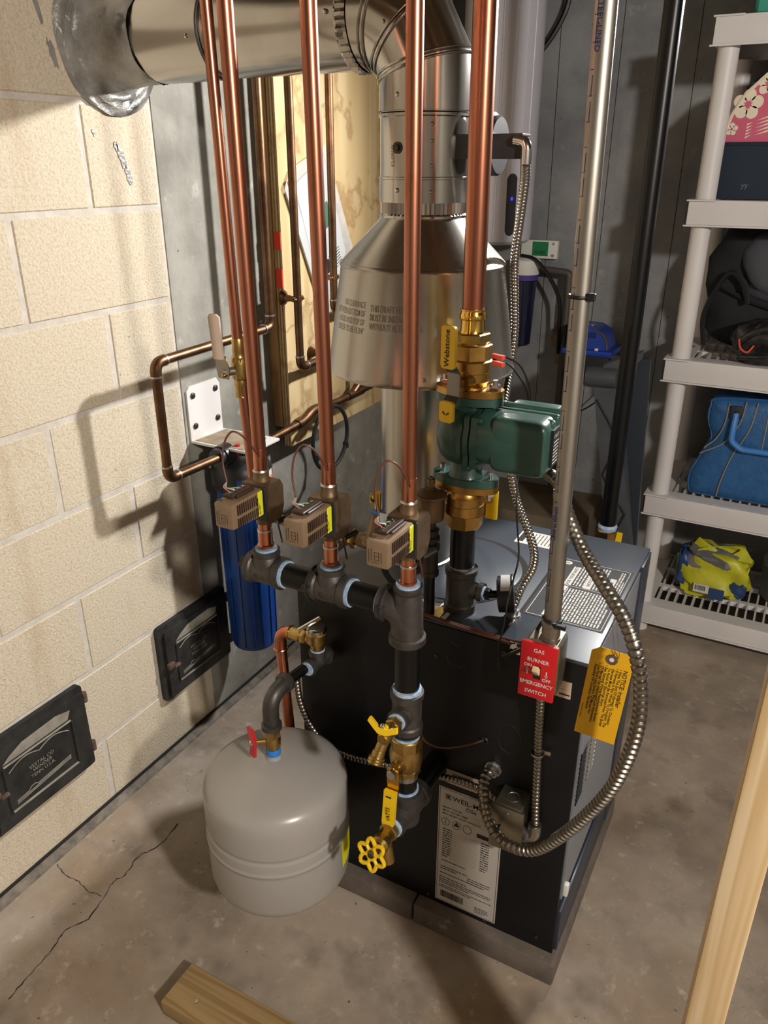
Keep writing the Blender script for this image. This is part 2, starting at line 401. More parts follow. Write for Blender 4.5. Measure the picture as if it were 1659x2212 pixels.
for cx_, cz_, a_, b_ in ((.485, .90, .022, .05), (.50, .83, .014, .04)):
    struct('mineral_stain', B().add([(cx_ + a_ * random.uniform(.6, 1.1) * math.cos(q), Y1 - .0007, cz_ + b_ * random.uniform(.6, 1.1) * math.sin(q)) for q in [2 * PI * i / 20 for i in range(20)]], [tuple(range(20))]), 'mineral_stain', wb)
# raised concrete curb in the far corner
struct('trim_21', B().box((.001, 2.68, 0), (.745, 2.999, .28), .008), 'curb')

# ------------------------------------------------------------------ flue thimble, chimney clean-out doors
t = thing('flue_thimble_cement', 'lumpy silver-grey cement collar where flue enters block wall', 'cement collar', (0, 1.318, 1.72))
FY, FZ, FR = 1.338, 1.735, .078
n = 72; rings = []
for k, (xx, rr) in enumerate(((.0, .134), (.006, .132), (.010, .126), (.007, .121), (.011, .115), (.008, .110), (.012, .104), (.010, .098), (.016, .092), (.026, .086), (.05, .083), (.09, .0815), (.13, .0805), (.131, .079))):
    rings.append([V((xx + .0022 * math.sin(3 * a + k * 2) * (k > 0), FY - .004 + (rr + .0025 * math.sin(5 * a + k) + random.uniform(-.0008, .0008)) * math.cos(a), FZ + (rr + .0025 * math.sin(4 * a + 2 * k) + random.uniform(-.0008, .0008)) * math.sin(a))) for a in [2 * PI * i / n for i in range(n)]])
def loft(rings):
    b = B(); n = len(rings[0]); vs = [p for r in rings for p in r]; fs = []
    for k in range(len(rings) - 1):
        for i in range(n): fs.append((k * n + i, k * n + (i + 1) % n, (k + 1) * n + (i + 1) % n, (k + 1) * n + i))
    return b.add(vs, fs)
b = loft(rings)
part('collar', b, 'soot_cement', t, ang=80)
b = B()
for p in [(1.33, 1.525, .012, .028), (1.345, 1.49, .009, .022), (1.318, 1.545, .006, .012), (1.262, 1.57, .004, .008), (1.19, 1.70, .008, .03), (1.17, 1.77, .007, .026)]:
    part('cement_smear', B().prism([(p[0] + p[2] * random.uniform(.45, 1.1) * math.cos(a) - .25 * p[3] * math.sin(a), p[1] + p[3] * random.uniform(.6, 1.1) * math.sin(a)) for a in [2 * PI * i / 16 for i in range(16)]], (0, 0, 0), (0, 1, 0), (0, 0, 1), .0022), 'soot_cement', t)


def cleanout(y0, y1, z0, z1, label):
    t = thing('cleanout_door', label, 'clean-out door', (0, (y0 + y1) / 2, z0), 'chimney clean-out doors')
    def rr(y0, y1, z0, z1, r=.012):
        pts = []
        for cx, cz, a in ((y1 - r, z1 - r, 0), (y0 + r, z1 - r, 90), (y0 + r, z0 + r, 180), (y1 - r, z0 + r, 270)):
            for k in range(5): q = R(a + k * 22.5); pts.append((cx + r * math.cos(q), cz + r * math.sin(q)))
        return pts
    part('frame', B().prism(rr(y0, y1, z0, z1), (.0, 0, 0), (0, 1, 0), (0, 0, 1), .012), 'cast_black', t)
    d = part('door', B().prism(rr(y0 + .018, y1 - .004, z0 + .008, z1 - .02, .006), (.012, 0, 0), (0, 1, 0), (0, 0, 1), .007), 'cast_black', t)
    iy0, iy1, iz0, iz1 = y0 + .055, y1 - .05, z0 + .045, z1 - .07
    for k, (lo, hi) in enumerate((((iy0, iz1), (iy1, iz1 + .004)), ((iy0, iz0 - .005), (iy1, iz0)), ((iy0 - .004, iz0), (iy0, iz1)), ((iy1, iz0), (iy1 + .004, iz1)))):
        part('panel_rim', B().box((.018, lo[0], lo[1]), (.0225, hi[0], hi[1]), .001, 1), 'ash' if k < 2 else 'cast_black', d)
    ww = iy1 - iy0
    part('relief_scroll', B().tube([(.0195, iy0 + .01 + (ww - .02) * i / 24, iz1 - .020 + .012 * abs(math.sin(PI * 2 * i / 24)) + .004 * math.sin(PI * i / 24)) for i in range(25)], .0012, 5), 'ash', d)
    for k in range(3):
        part('relief_scroll', B().tube([(.0195, iy0 + .014 + (ww - .03) * i / 24, iz0 + .010 + k * .004 + .014 * (i / 24) + (.006 if 5 < i < 9 else 0) * (k == 2)) for i in range(25)], .0009, 5), 'ash', d)
    fn = plane((.0205, (iy0 + iy1) / 2, (iz0 + iz1) / 2), (0, 1, 0), (0, 0, 1))
    L = lettering([('VESTAL CO', .013, lambda x, y: fn(x, y + .012), 'CENTER'), ('WINDER', .013, lambda x, y: fn(x, y), 'CENTER'), ('TENN U.S.A.', .012, lambda x, y: fn(x, y - .012), 'CENTER')])
    part('cast_lettering', L, 'ash', d)
    part('ash_dust', B().prism([(0, 0), (ww * .96, 0), (ww * 1.02, .02), (ww * .8, .03), (ww * .3, .026), (ww * .1, .012)], (.0192, iy0, iz1 + .008), (0, 1, 0), (0, 0, 1), .0006), 'ash', d)
    for zz in (z0 + .05, z1 - .04):
        h = part('hinge', B().lathe((.012, y1 + .002, zz - .012), (0, 0, 1), [(0, .008), (.01, .008), (.01, .0065), (.014, .0065), (.014, .008), (.024, .008)], 12), 'rust', t)
    part('latch', B().box((.018, y0 + .012, (z0 + z1) / 2 - .012), (.03, y0 + .034, (z0 + z1) / 2 + .004), .003).box((.024, y0 + .03, (z0 + z1) / 2 - .014), (.034, y0 + .05, (z0 + z1) / 2 - .006), .003), 'rust', d)
cleanout(1.236, 1.508, .178, .408, 'black cast-iron clean-out door low on wall beside the blue filter')
cleanout(.70, .985, .172, .405, 'black cast-iron clean-out door nearest the viewer, cut by left edge')

# ------------------------------------------------------------------ plywood panel on the left wall and what hangs on it
PX = .058
t = thing('plywood_panel', 'tall water-stained plywood panel on furring against left concrete wall', 'plywood panel', (0, 2.2, .72))
part('furring', B().box((.001, 1.806, .80), (.034, 1.85, 2.31)), 'fir', t, 'brown vertical furring strip')
part('furring', B().box((.001, 2.5, .80), (.034, 2.55, 2.31)), 'fir', t)
for k in range(5):
    x0 = .034 + k * .0048
    part('ply_layer', B().box((x0, 1.812 + .0007 * (k % 2), .742), (x0 + .0047, 2.72, 2.31)), 'ply' if k in (0, 2, 4) else 'ply_dark', t)
part('paint_mark', B().box((.036, 1.8085, 1.30), (.057, 1.812, 1.345)), 'orange_paint', t)
part('paint_mark', B().box((.036, 1.8085, 1.20), (.057, 1.812, 1.25)), 'orange_paint', t)
part('screw', B().cyl((PX, 1.88, .80), (PX + .002, 1.88, .80), .004, n=10), 'steel', t)

t = thing('document_pouch', 'clear plastic pouch of manuals pinned to the plywood, tilted', 'document pouch', (PX, 1.95, 1.1))
def pouch(pts, x, th):
    return B().prism(pts, (x, 0, 0), (0, 1, 0), (0, 0, 1), th)
part('booklet', pouch([(1.835, 1.44), (1.865, 1.455), (2.02, 1.14), (1.99, 1.12)], PX + .001, .006), 'paper', t)
part('sheet', pouch([(1.875, 1.46), (2.02, 1.53), (2.13, 1.27), (2.04, 1.12), (1.99, 1.15)], PX + .0075, .001), 'paper', t)
part('sleeve', pouch([(1.825, 1.455), (1.86, 1.50), (2.03, 1.56), (2.17, 1.28), (2.06, 1.09), (2.0, 1.1)], PX + .009, .0006), 'clear_plastic', t)
part('red_sticker', pouch([(1.838, 1.468), (1.85, 1.475), (1.855, 1.46), (1.843, 1.454)], PX + .0098, .0004), 'red', t)
part('picture', pouch([(1.982, 1.395), (2.03, 1.415), (2.055, 1.355), (2.01, 1.335)], PX + .0098, .0004), 'screen_green', t)
b = pouch([(2.005, 1.25), (2.03, 1.258), (2.045, 1.225), (2.02, 1.212)], PX + .0098, .0004)
fn = lambda x, y: V((PX + .0101, 1.985 + x * .92 - y * .4 + .04, 1.47 + y * .92 + x * .4 - .19))
paragraph(b, fn, 0, -.02, .06, 7, .008, .0025, 3); paragraph(b, lambda x, y: V((PX + .0101, 1.93 + x * .92 - y * .4, 1.46 + y * .92 + x * .4)), .02, 0, .07, 4, .022, .002, 5, .8)
part('print', b, 'ink', t)

RW = .0111
def coppertube(name, pts, r, mat, label, group=None, rad=.02, bands=(), clips=(), extra=None):
    t = thing(name, label, 'pipe', V(pts[-1]) if V(pts[-1]).z < V(pts[0]).z else V(pts[0]), group)
    part('pipe', B().tube(fillet(pts, rad), r, 16), mat, t)
    return t
def solder_ring(t, p, d, r):
    part('solder_joint', B().cyl(V(p) - V(d) * .002, V(p) + V(d) * .002, r), 'solder', t)
def sleeve(t, p, d, l, r, mat='copper_old'):
    part('fitting', B().cyl(V(p), V(p) + V(d) * l, r, n=18), mat, t)
def elbow(t, c, d1, d2, r, mat, ln=.022):
    c, d1, d2 = V(c), V(d1).normalized(), V(d2).normalized()
    part('elbow', B().tube(fillet([c + d1 * ln, c, c + d2 * ln], ln * .8, 8), r, 18), mat, t)
Z, Yv, Xv = V((0, 0, 1)), V((0, 1, 0)), V((1, 0, 0))

# loop feeding the blue filter
t = thing('copper_pipe', 'brown copper pipe stepping down the block wall into the blue filter', 'pipe', (.11, 1.25, .82))
part('pipe', B().tube(fillet([(.11, 1.672, 2.3), (.11, 1.672, 1.122), (.11, 1.245, 1.117), (.11, 1.245, .845), (.11, 1.425, .84)], .022), RW, 16), 'copper_old', t)
for c, d1, d2 in (((.11, 1.672, 1.122), Z, -Yv), ((.11, 1.245, 1.117), Yv, -Z), ((.11, 1.245, .845), Z, Yv)):
    elbow(t, c, d1, d2, .0128, 'copper_old', .03)
    for d in (d1, d2): solder_ring(t, V(c) + V(d) * .031, V(d), .0132)
# line leaving the filter along the wall
t = thing('copper_pipe', 'weathered brown pipe running along wall behind filter to the flue', 'pipe', (.11, 1.9, .80))
part('pipe', B().tube(fillet([(.11, 1.60, .822), (.11, 1.80, .830), (.105, 1.86, .848), (.105, 2.0, .838), (.105, 2.62, .845)], .02), .0112, 16), 'copper_old', t)
part('fitting', B().tube(fillet([(.11, 1.77, .829), (.11, 1.80, .830), (.105, 1.86, .848), (.105, 1.90, .845)], .02), .0145, 16), 'copper_old', t)
part('fitting', B().tube([(.105, 2.06, .84), (.105, 2.15, .84)], .0145, 16), 'copper_old', t)
part('branch_elbow', B().tube(fillet([(.105, 2.09, .84), (.105, 2.155, .875), (.105, 2.155, .97)], .02), .0125, 16), 'copper_old', t)
solder_ring(t, (.105, 2.155, .915), Z, .0132)
# risers in front of the plywood
def riser(y, z, label, ylen):
    t = thing('copper_pipe', label, 'pipe', (.102, y, z))
    part('pipe', B().tube(fillet([(.102, y, 2.3), (.102, y, z), (.102, y + ylen, z + .004)], .022), RW, 16), 'copper_old', t)
    elbow(t, (.102, y, z), Z, Yv, .0128, 'copper_old', .03)
    solder_ring(t, (.102, y, z + .031), Z, .0132); solder_ring(t, (.102, y + .031, z), Yv, .0132)
    return t
t1 = riser(1.812, .985, 'brown copper riser in front of the document pouch on the plywood', .5)
t2 = riser(2.0, 1.115, 'thin brown copper riser farthest right on the plywood', .35)
def clip(t, y, z, d):
    c = part('pipe_clip', B().lathe((.102, y, z - .006), Z, [(0, .0135), (.012, .0135)], 16).box((.098, y - .024, z - .006), (.106, y + .024, z + .006), .001, 1), 'copper_old', t)
    part('screw', B().sph((.108, y - .02, z), .0042, 8, 6), 'brass', c); part('screw', B().sph((.108, y + .02, z), .0042, 8, 6), 'brass', c)
    part('standoff', B().lathe((PX, y - .006, z), Xv, [(0, .022), (.004, .02), (.012, .01), (.042, .006)], 16), 'copper_old', c)
clip(t1, 1.812, 1.175, 1); clip(t2, 2.0, 1.21, 1)
b = B().lathe((PX, 1.93, 1.0), Xv, [(0, .018), (.006, .016), (.02, .008), (.045, .006)], 14)
part('standoff', b, 'copper_old', t1)

# ------------------------------------------------------------------ blue water filter
FX, FYc = .105, 1.515
t = thing('wall_bracket', 'white steel angle bracket bolted to wall above the blue filter', 'bracket', (0, 1.51, .855))
part('plate', B().prism([(1.447, .86), (1.573, .86), (1.573, .985), (1.563, 1.0), (1.457, 1.0), (1.447, .99)], (.0, 0, 0), (0, 1, 0), (0, 0, 1), .005), 'bracket_white', t)
part('ledge', B().box((.0, 1.447, .853), (.19, 1.575, .860), .002), 'bracket_white', t)
part('dust_film', B().prism([(.012, 1.455), (.17, 1.452), (.182, 1.5), (.16, 1.56), (.02, 1.568)], (0, 0, .8602), (1, 0, 0), (0, 1, 0), .0008), 'dust', t)
for y in (1.467, 1.555):
    for z in (.895, .975): part('bolt', B().lathe((.005, y, z), Xv, [(0, .008), (.003, .008), (.005, .005)], 12), 'iron_dark', t)
t = thing('water_filter', 'tall blue ribbed filter housing with black cap hung from bracket', 'water filter', (FX, FYc, .225))
part('cap', B().lathe((FX, FYc, .735), Z, [(0, .074), (.008, .08), (.05, .08), (.07, .07), (.085, .058), (.1, .05), (.117, .046)], 32), 'plastic_black', t)
part('port', B().lathe((FX, FYc - .05, .838), -Yv, [(0, .03), (.03, .028), (.03, .024), (.045, .024)], 20), 'plastic_black', t)
part('port', B().lathe((FX, FYc + .05, .826), Yv, [(0, .03), (.03, .028), (.03, .024), (.045, .024)], 20), 'plastic_black', t)
part('button', B().cyl((FX + .03, FYc - .045, .84), (FX + .03, FYc - .045, .866), .007, n=12), 'red', t, 'small red pressure button')
s = part('sump', B().lathe((FX, FYc, .245), Z, [(0, .054), (.004, .06), (.02, .064), (.49, .069)], 36), 'plastic_blue', t)
rb = B()
for i in range(14):
    a = 2 * PI * i / 14; u = V((math.cos(a), math.sin(a), 0)); tt = V((-u.y, u.x, 0))
    c0 = V((FX, FYc, .262)) + u * .063; c1 = V((FX, FYc, .70)) + u * .067
    rb = B().add([c0 - tt * .0035, c0 + tt * .0035, c0 + tt * .003 + u * .004, c0 - tt * .003 + u * .004, c1 - tt * .0035, c1 + tt * .0035, c1 + tt * .003 + u * .004, c1 - tt * .003 + u * .004],
                 [(0, 1, 2, 3), (4, 5, 6, 7), (0, 1, 5, 4), (1, 2, 6, 5), (2, 3, 7, 6), (3, 0, 4, 7)])
    part('rib', rb, 'plastic_blue', s)
def wrap(c, r, a0, z0, k=1):       # lay flat things round an upright cylinder of centre c
    return lambda x, y: V((c[0] + r * math.cos(a0 + x / r), c[1] + r * math.sin(a0 + x / r), z0 + y))
def wrapquad(c, r, a0, a1, z0, z1, n=10):
    b = B(); vs = []; fs = []
    for i in range(n + 1):
        a = a0 + (a1 - a0) * i / n; vs += [(c[0] + r * math.cos(a), c[1] + r * math.sin(a), z0), (c[0] + r * math.cos(a), c[1] + r * math.sin(a), z1)]
    for i in range(n): fs.append((2 * i, 2 * i + 2, 2 * i + 3, 2 * i + 1))
    return b.add(vs, fs)
aa = R(-12)
part('cap_label', wrapquad((FX, FYc), .0806, aa, R(22), .744, .786), 'paper', t)
part('cap_lettering', lettering([('Peak', .03, wrap((FX, FYc), .081, R(-9), .756), 'LEFT', .01)]), 'orange_paint', t)
part('blue_label', wrapquad((FX, FYc), .0806, R(-62), R(-32), .738, .778), 'plastic_blue', t)

# ring wrench hung under the plywood
t = thing('filter_wrench', 'black plastic ring wrench hanging below the plywood edge', 'wrench', (.13, 1.93, .62))
part('ring', B().tube([(.128, 1.918 + .098 * math.cos(2 * PI * i / 40), .748 + .098 * math.sin(2 * PI * i / 40)) for i in range(40)], .0062, 8, closed=True), 'plastic_black', t)
for lo, hi in (((.12, 1.83, .70), (.136, 1.842, .72)), ((.12, 2.0, .69), (.136, 2.012, .71)), ((.12, 1.9, .838), (.136, 1.93, .852))): part('lug', B().box(lo, hi, .002), 'plastic_black', t)
part('handle', B().box((.122, 1.905, .56), (.134, 1.935, .655), .004), 'plastic_black', t)
t = thing('thermometer_tag', 'small oval white thermometer tag beside the black ring', 'thermometer', (.12, 1.91, .80))
part('body', B().prism([(math.cos(a) * .02 + (.012 if math.cos(a) > 0 else -.012), math.sin(a) * .011) for a in [2 * PI * i / 20 for i in range(20)]], (.122, 1.90, .83), (0, 1, .25), (0, -.25, 1), .005), 'white', t)
part('display', B().box((.1275, 1.905, .827), (.1281, 1.92, .837)), 'ink_blue', t)

# ------------------------------------------------------------------ boiler pad
t = thing('boiler_pad', 'low pad of brown concrete bricks under the boiler', 'brick pad', (.84, 1.34, 0))
xs = [.48, .835, 1.15]
for i in range(2):
    part('brick', B().box((xs[i] + .002, 1.08, .001), (xs[i + 1] - .002, 1.30, .0565), .006), 'brick', t)
    part('brick', B().box((xs[i] + .002, 1.304, .001), (xs[i + 1] - .002, 1.60, .0565), .006), 'brick', t)

# ------------------------------------------------------------------ boiler
BX0, BX1, BY0, BY1, BZ0, BZ1 = .555, 1.135, 1.108, 1.59, .057, .756
t = thing('boiler', 'squat charcoal gas boiler with grey top and louvred front door', 'boiler', (.84, 1.35, BZ0))
boiler = t
bp = part('rear_panel', B().box((BX0, BY0, BZ0), (BX1, BY0 + .012, BZ1 - .004), .0015), 'jacket_black', t)
part('side_panel', B().box((BX0, BY0 + .0125, BZ0), (BX0 + .012, BY1, BZ1 - .004), .0015), 'jacket_black', t)
part('far_panel', B().box((BX0 + .0125, BY1 - .012, BZ0), (BX1 - .002, BY1, BZ1 - .004), .0015), 'jacket_blue', t)
part('top_panel', B().box((BX0, BY0 + .002, BZ1 - .004), (.979, BY1, BZ1), .0015), 'jacket_grey', t)
part('hood_panel', B().box((.981, BY0 - .001, BZ1 - .004), (BX1 + .004, BY1 + .002, BZ1 + .003), .002), 'jacket_grey', t)
part('seam_strip', B().box((.977, BY0, BZ1 - .003), (.981, BY1, BZ1 + .0012)), 'galvanized', t)
part('core', B().box((BX0 + .02, BY0 + .02, BZ0 + .01), (BX1 - .03, BY1 - .02, BZ1 - .01)), 'dark_gap', t)
fr = part('front_frame', B().box((BX1 - .025, 1.51, BZ0), (BX1 + .008, BY1 + .001, BZ1 - .004), .002), 'jacket_blue', t)
part('front_rail', B().box((BX1 - .02, BY0 + .012, BZ0), (BX1 + .006, 1.509, .165), .002).box((BX1 - .02, BY0 + .012, .165), (BX1 - .012, 1.509, .2)), 'jacket_blue', t)
dr = part('front_door', B().prism([(1.116, .205), (1.505, .205), (1.505, .742), (1.116, .748)], (BX1 - .006, 0, 0), (0, 1, 0), (0, 0, 1), .010), 'jacket_door', t, 'pale grey louvred door')
for k in range(12):
    z = .44 + k * .0105
    part('louvre_and_glint', B().box((BX1 + .0035, 1.122, z), (BX1 + .0065, 1.165, z + .0045)), 'jacket_black', dr)
    part('louvre_and_glint', B().box((BX1 + .0035, 1.195, z), (BX1 + .0060, 1.245, z + .0045)), 'galvanized_dull', dr)  # pale set: bright lines of light on the door, built as light bars
part('door_clip', B().box((BX1 + .003, 1.125, .205), (BX1 + .012, 1.137, .235), .002), 'white', dr)
# round groove in the top panel
cx, cy = .80, 1.322
g = B(); vs = []; fs = []; n = 56
for i in range(n):
    a = 2 * PI * i / n; vs += [(cx + .151 * math.cos(a), cy + .151 * math.sin(a), BZ1 + .0008), (cx + .139 * math.cos(a), cy + .139 * math.sin(a), BZ1 + .0008)]
for i in range(n): fs.append((2 * i, 2 * i + 1, (2 * i + 3) % (2 * n), (2 * i + 2) % (2 * n)))
part('groove', g.add(vs, fs), 'dark_gap', t)
part('cover_disc', B().lathe((cx, cy, BZ1 - .001), Z, [(0, .138), (.003, .138), (.004, .136)], 48), 'jacket_grey', t)
for x, z in ((.99, .735), (1.09, .735), (.64, .735), (.60, .085), (.86, .072), (.99, .066), (1.10, .085), (.86, .685)):
    part('screw', B().lathe((x, BY0, z), -Yv, [(0, .0042), (.002, .0042), (.003, .002)], 10), 'iron_dark', bp)
ko = B().tube([(1.011 + .022 * math.cos(a), BY0 - .0003, .553 + .032 * math.sin(a) * (1 if True else 0)) for a in [2 * PI * i / 30 for i in range(30)]], .0006, 5, closed=True)
part('knockout', ko, 'iron_dark', bp)
part('swirl_scratch', B().tube([(.9 + .018 * math.cos(a), BY0 - .0002, .69 + .016 * math.sin(a)) for a in [PI * .9 + 1.1 * PI * i / 20 for i in range(20)]], .0006, 5).tube([(.888 + .02 * i / 8, BY0 - .0002, .722 + .004 * math.sin(i)) for i in range(9)], .0005, 5), 'iron', bp)

# safety label on the hood: reads from the front of the boiler
lab = part('safety_label', B().box((.985, 1.21, BZ1 + .003), (1.132, 1.462, BZ1 + .0036)), 'ink', t, 'black and white safety notice')
fn = plane((1.132, 1.21, BZ1 + .0039), (0, 1, 0), (-1, 0, 0))
W = B()
def rect(b, fn, x0, y0, x1, y1): return b.add([fn(x0, y0), fn(x1, y0), fn(x1, y1), fn(x0, y1)], [(0, 1, 2, 3)])
def frame(b, fn, x0, y0, x1, y1, w):
    rect(b, fn, x0, y0, x1, y0 + w); rect(b, fn, x0, y1 - w, x1, y1); rect(b, fn, x0, y0, x0 + w, y1); rect(b, fn, x1 - w, y0, x1, y1)
frame(W, fn, .004, .004, .248, .143, .0012)
rect(W, fn, .138, .004, .1392, .143)
rect(W, fn, .141, .098, .222, .112); rect(W, fn, .141, .060, .205, .074); rect(W, fn, .141, .022, .205, .034); rect(W, fn, .115, .1, .135, .112); rect(W, fn, .01, .105, .03, .115)
rect(W, fn, .06, .108, .134, .12)
paragraph(W, fn, .144, .092, .095, 4, .006, .003, 1); paragraph(W, fn, .144, .054, .095, 4, .006, .003, 2); paragraph(W, fn, .144, .017, .095, 3, .005, .0028, 3)
paragraph(W, fn, .010, .098, .120, 16, .0058, .0032, 4)
W.add([fn(.232 + .008 * math.cos(a), .128 + .008 * math.sin(a)) for a in [2 * PI * i / 18 for i in range(18)]], [tuple(range(18))])
part('white_print', W, 'paper', lab)
fn2 = plane((1.132, 1.21, BZ1 + .0042), (0, 1, 0), (-1, 0, 0))
part('black_print', lettering([('FOR YOUR SAFETY', .0098, lambda x, y: fn2(x + .143, y + .102), 'LEFT'), ('NOTICE', .0098, lambda x, y: fn2(x + .152, y + .064), 'LEFT'), ('WARNING', .0085, lambda x, y: fn2(x + .075, y + .111), 'LEFT'), ('REPLACEMENT', .007, lambda x, y: fn2(x + .146, y + .0255), 'LEFT'), ('V', .012, lambda x, y: fn2(x + .228, y + .124), 'LEFT')]), 'ink', lab)
lb = part('top_label', B().box((.868, 1.49, BZ1), (.972, 1.555, BZ1 + .0006)), 'paper', t)
b = B(); fn = plane((.97, 1.495, BZ1 + .0009), (0, 1, 0), (-1, 0, 0)); rect(b, fn, .004, .085, .056, .098); paragraph(b, fn, .004, .075, .05, 9, .008, .002, 8)
part('print', b, 'ink', lb)
lb = part('top_label', B().box((.84, 1.125, BZ1), (.868, 1.235, BZ1 + .0006)).box((.79, 1.125, BZ1), (.825, 1.215, BZ1 + .0006)), 'paper', t)
b = B(); paragraph(b, plane((.868, 1.13, BZ1 + .0009), (0, 1, 0), (-1, 0, 0)), .004, .02, .09, 3, .006, .002, 9); part('print', b, 'ink', lb)
part('brass_plate', B().box((.79, 1.115, BZ1), (.858, 1.16, BZ1 + .002), .0008, 1), 'brass', t)
# labels on the rear panel
def sheet(name, x0, x1, z0, z1, mat, y=BY0, label=None): return part(name, B().box((x0, y - .0006, z0), (x1, y, z1)), mat, t, label)
lb = sheet('rating_plate', .876, 1.012, .070, .384, 'label_grey', label='tall printed rating plate')
fn = plane((.876, BY0 - .001, .070), (1, 0, 0), (0, 0, 1)); b = B()
frame(b, fn, .0025, .0025, .1335, .3115, .0008)
b.add(*text('WEIL-McLAIN', .0165, lambda x, y: fn(x + .03, y + .287), 'LEFT', .01)); b.add(*text('CGa', .0125, lambda x, y: fn(x + .07, y + .273), 'CENTER', .01))
frame(b, fn, .015, .286, .027, .299, .0012); rect(b, fn, .018, .289, .024, .296)
for k, s_ in enumerate(('MAWP WATER', 'MAX. WATER TEMP', 'MIN. RELIEF VALVE CAPACITY')):
    b.add(*text(s_, .0062, lambda x, y, k=k: fn(x + .01, y + .262 - k * .0085), 'LEFT', .008)); rect(b, fn, .075, .262 - k * .0085, .105, .2624 - k * .0085)
for cx_, kk in ((.017, 8), (.041, 24), (.064, 24)):
    P = [fn(cx_ + .009 * math.cos(2 * PI * i / kk + .39), .226 + .010 * math.sin(2 * PI * i / kk + .39)) for i in range(kk)]; b.tube(P, .0004, 4, closed=True)
b.add([fn(.034, .223), fn(.048, .223), fn(.041, .235)], [(0, 1, 2)]); rect(b, fn, .0165, .221, .0178, .231)
rect(b, fn, .085, .217, .112, .227)
for k in range(13): rect(b, fn, .028, .205 - k * .0062, .088, .2053 - k * .0062)
paragraph(b, fn, .012, .205, .022, 13, .0062, .0024, 11, .9); paragraph(b, fn, .095, .205, .022, 13, .0062, .0024, 12, .8)
paragraph(b, fn, .012, .118, .09, 1, .006, .0022, 13); paragraph(b, fn, .01, .100, .06, 2, .006, .0022, 14); paragraph(b, fn, .07, .094, .05, 3, .006, .002, 15)
paragraph(b, fn, .008, .082, .1, 2, .012, .002, 16); paragraph(b, fn, .008, .064, .115, 3, .005, .0018, 17); paragraph(b, fn, .008, .046, .118, 2, .005, .0018, 18)
paragraph(b, fn, .09, .022, .03, 4, .0045, .0018, 19)
rn = random.Random(3); x = .012
while x < .062: ww = rn.choice((.0007, .0012, .002)); rect(b, fn, x, .014, x + ww, .032); x += ww + rn.choice((.0006, .001))
part('print', b, 'ink', lb)
lb = sheet('barcode_label', .890, .960, .398, .432, 'label_pink')
b = B(); x = .905; fn = plane((0, BY0 - .001, 0), (1, 0, 0), (0, 0, 1))
while x < .945: ww = rn.choice((.0008, .0016, .0025)); rect(b, fn, x, .408, x + ww, .426); x += ww + rn.choice((.0008, .0014))
part('print', b, 'ink', lb)
lb = sheet('paper_label', 1.07, 1.112, .678, .712, 'label_pink')
b = B(); rect(b, fn, 1.092, .684, 1.11, .687); rect(b, fn, 1.088, .695, 1.104, .6955); part('print', b, 'ink', lb)

# ------------------------------------------------------------------ vent: outlet, draft hood, damper, elbow, flue
FX0, FY0 = .706, 1.338
t = thing('draft_hood', 'galvanized bell-shaped draft hood with cone top standing over the boiler', 'draft hood', (FX0, FY0, BZ1))
part('outlet_pipe', B().lathe((FX0, FY0, BZ1 + .001), Z, [(0, .08), (.006, .08), (.008, .0755), (.47, .0755)], 48, cap=False), 'galvanized_dull', t)
part('skirt', B().lathe((FX0, FY0, 1.158), Z, [(0, .172), (0, .176), (.004, .177), (.008, .1745), (.186, .149), (.19, .151), (.194, .149), (.196, .146)], 72, cap=False), 'galvanized_dull', t)
part('cone', B().lathe((FX0, FY0, 1.352), Z, [(0, .1475), (.003, .146), (.072, .0775), (.075, .0765)], 72, cap=False), 'galvanized_dull', t)
cr = B(); vs = []; fs = []; n = 120
for k, (z, r0) in enumerate(((1.427, .0765), (1.431, .0775), (1.434, .0755), (1.455, .0755))):
    for i in range(n):
        a = 2 * PI * i / n; rr = r0 + (.0012 * (1 if i % 2 else -1) if k >= 2 else 0); vs.append((FX0 + rr * math.cos(a), FY0 + rr * math.sin(a), z))
for k in range(3):
    for i in range(n): fs.append((k * n + i, k * n + (i + 1) % n, (k + 1) * n + (i + 1) % n, (k + 1) * n + i))
part('crimped_collar', cr.add(vs, fs), 'galvanized', t, ang=20)
def cone_wrap(a0, z0):
    def fn(x, y):
        z = z0 + y; r = .1745 + (z - 1.166) / .178 * (.149 - .1745) + .0006; a = a0 + x / .165
        return V((FX0 + r * math.cos(a), FY0 + r * math.sin(a), z))
    return fn
ea = R(-76); L = []
for k, s_ in enumerate(('THIS DRAFT HOOD', 'MUST BE INSTALLED', 'WITHOUT ALTERATION')): L.append((s_, .0155, (lambda x, y, k=k: cone_wrap(R(-98), 1.283 - k * .0148)(x * .58, y)), 'LEFT', .006))
part('embossed_lettering', lettering(L), 'emboss', t); L = []
for k, s_ in enumerate(('NO CLEARANCE', 'BETWEEN BOTTOM OF', 'HOOD AND TOP OF', 'BOILER TO BE 15 3/4"')): L.append((s_, .0145, (lambda x, y, k=k: cone_wrap(R(-102), 1.287 - k * .0145)(x * .58, y)), 'RIGHT', .006))
part('embossed_lettering', lettering(L), 'emboss', t)
part('rivet', B().sph((FX0 + .172 * math.cos(R(-62)), FY0 + .172 * math.sin(R(-62)), 1.176), .004, 8, 6), 'steel', t)
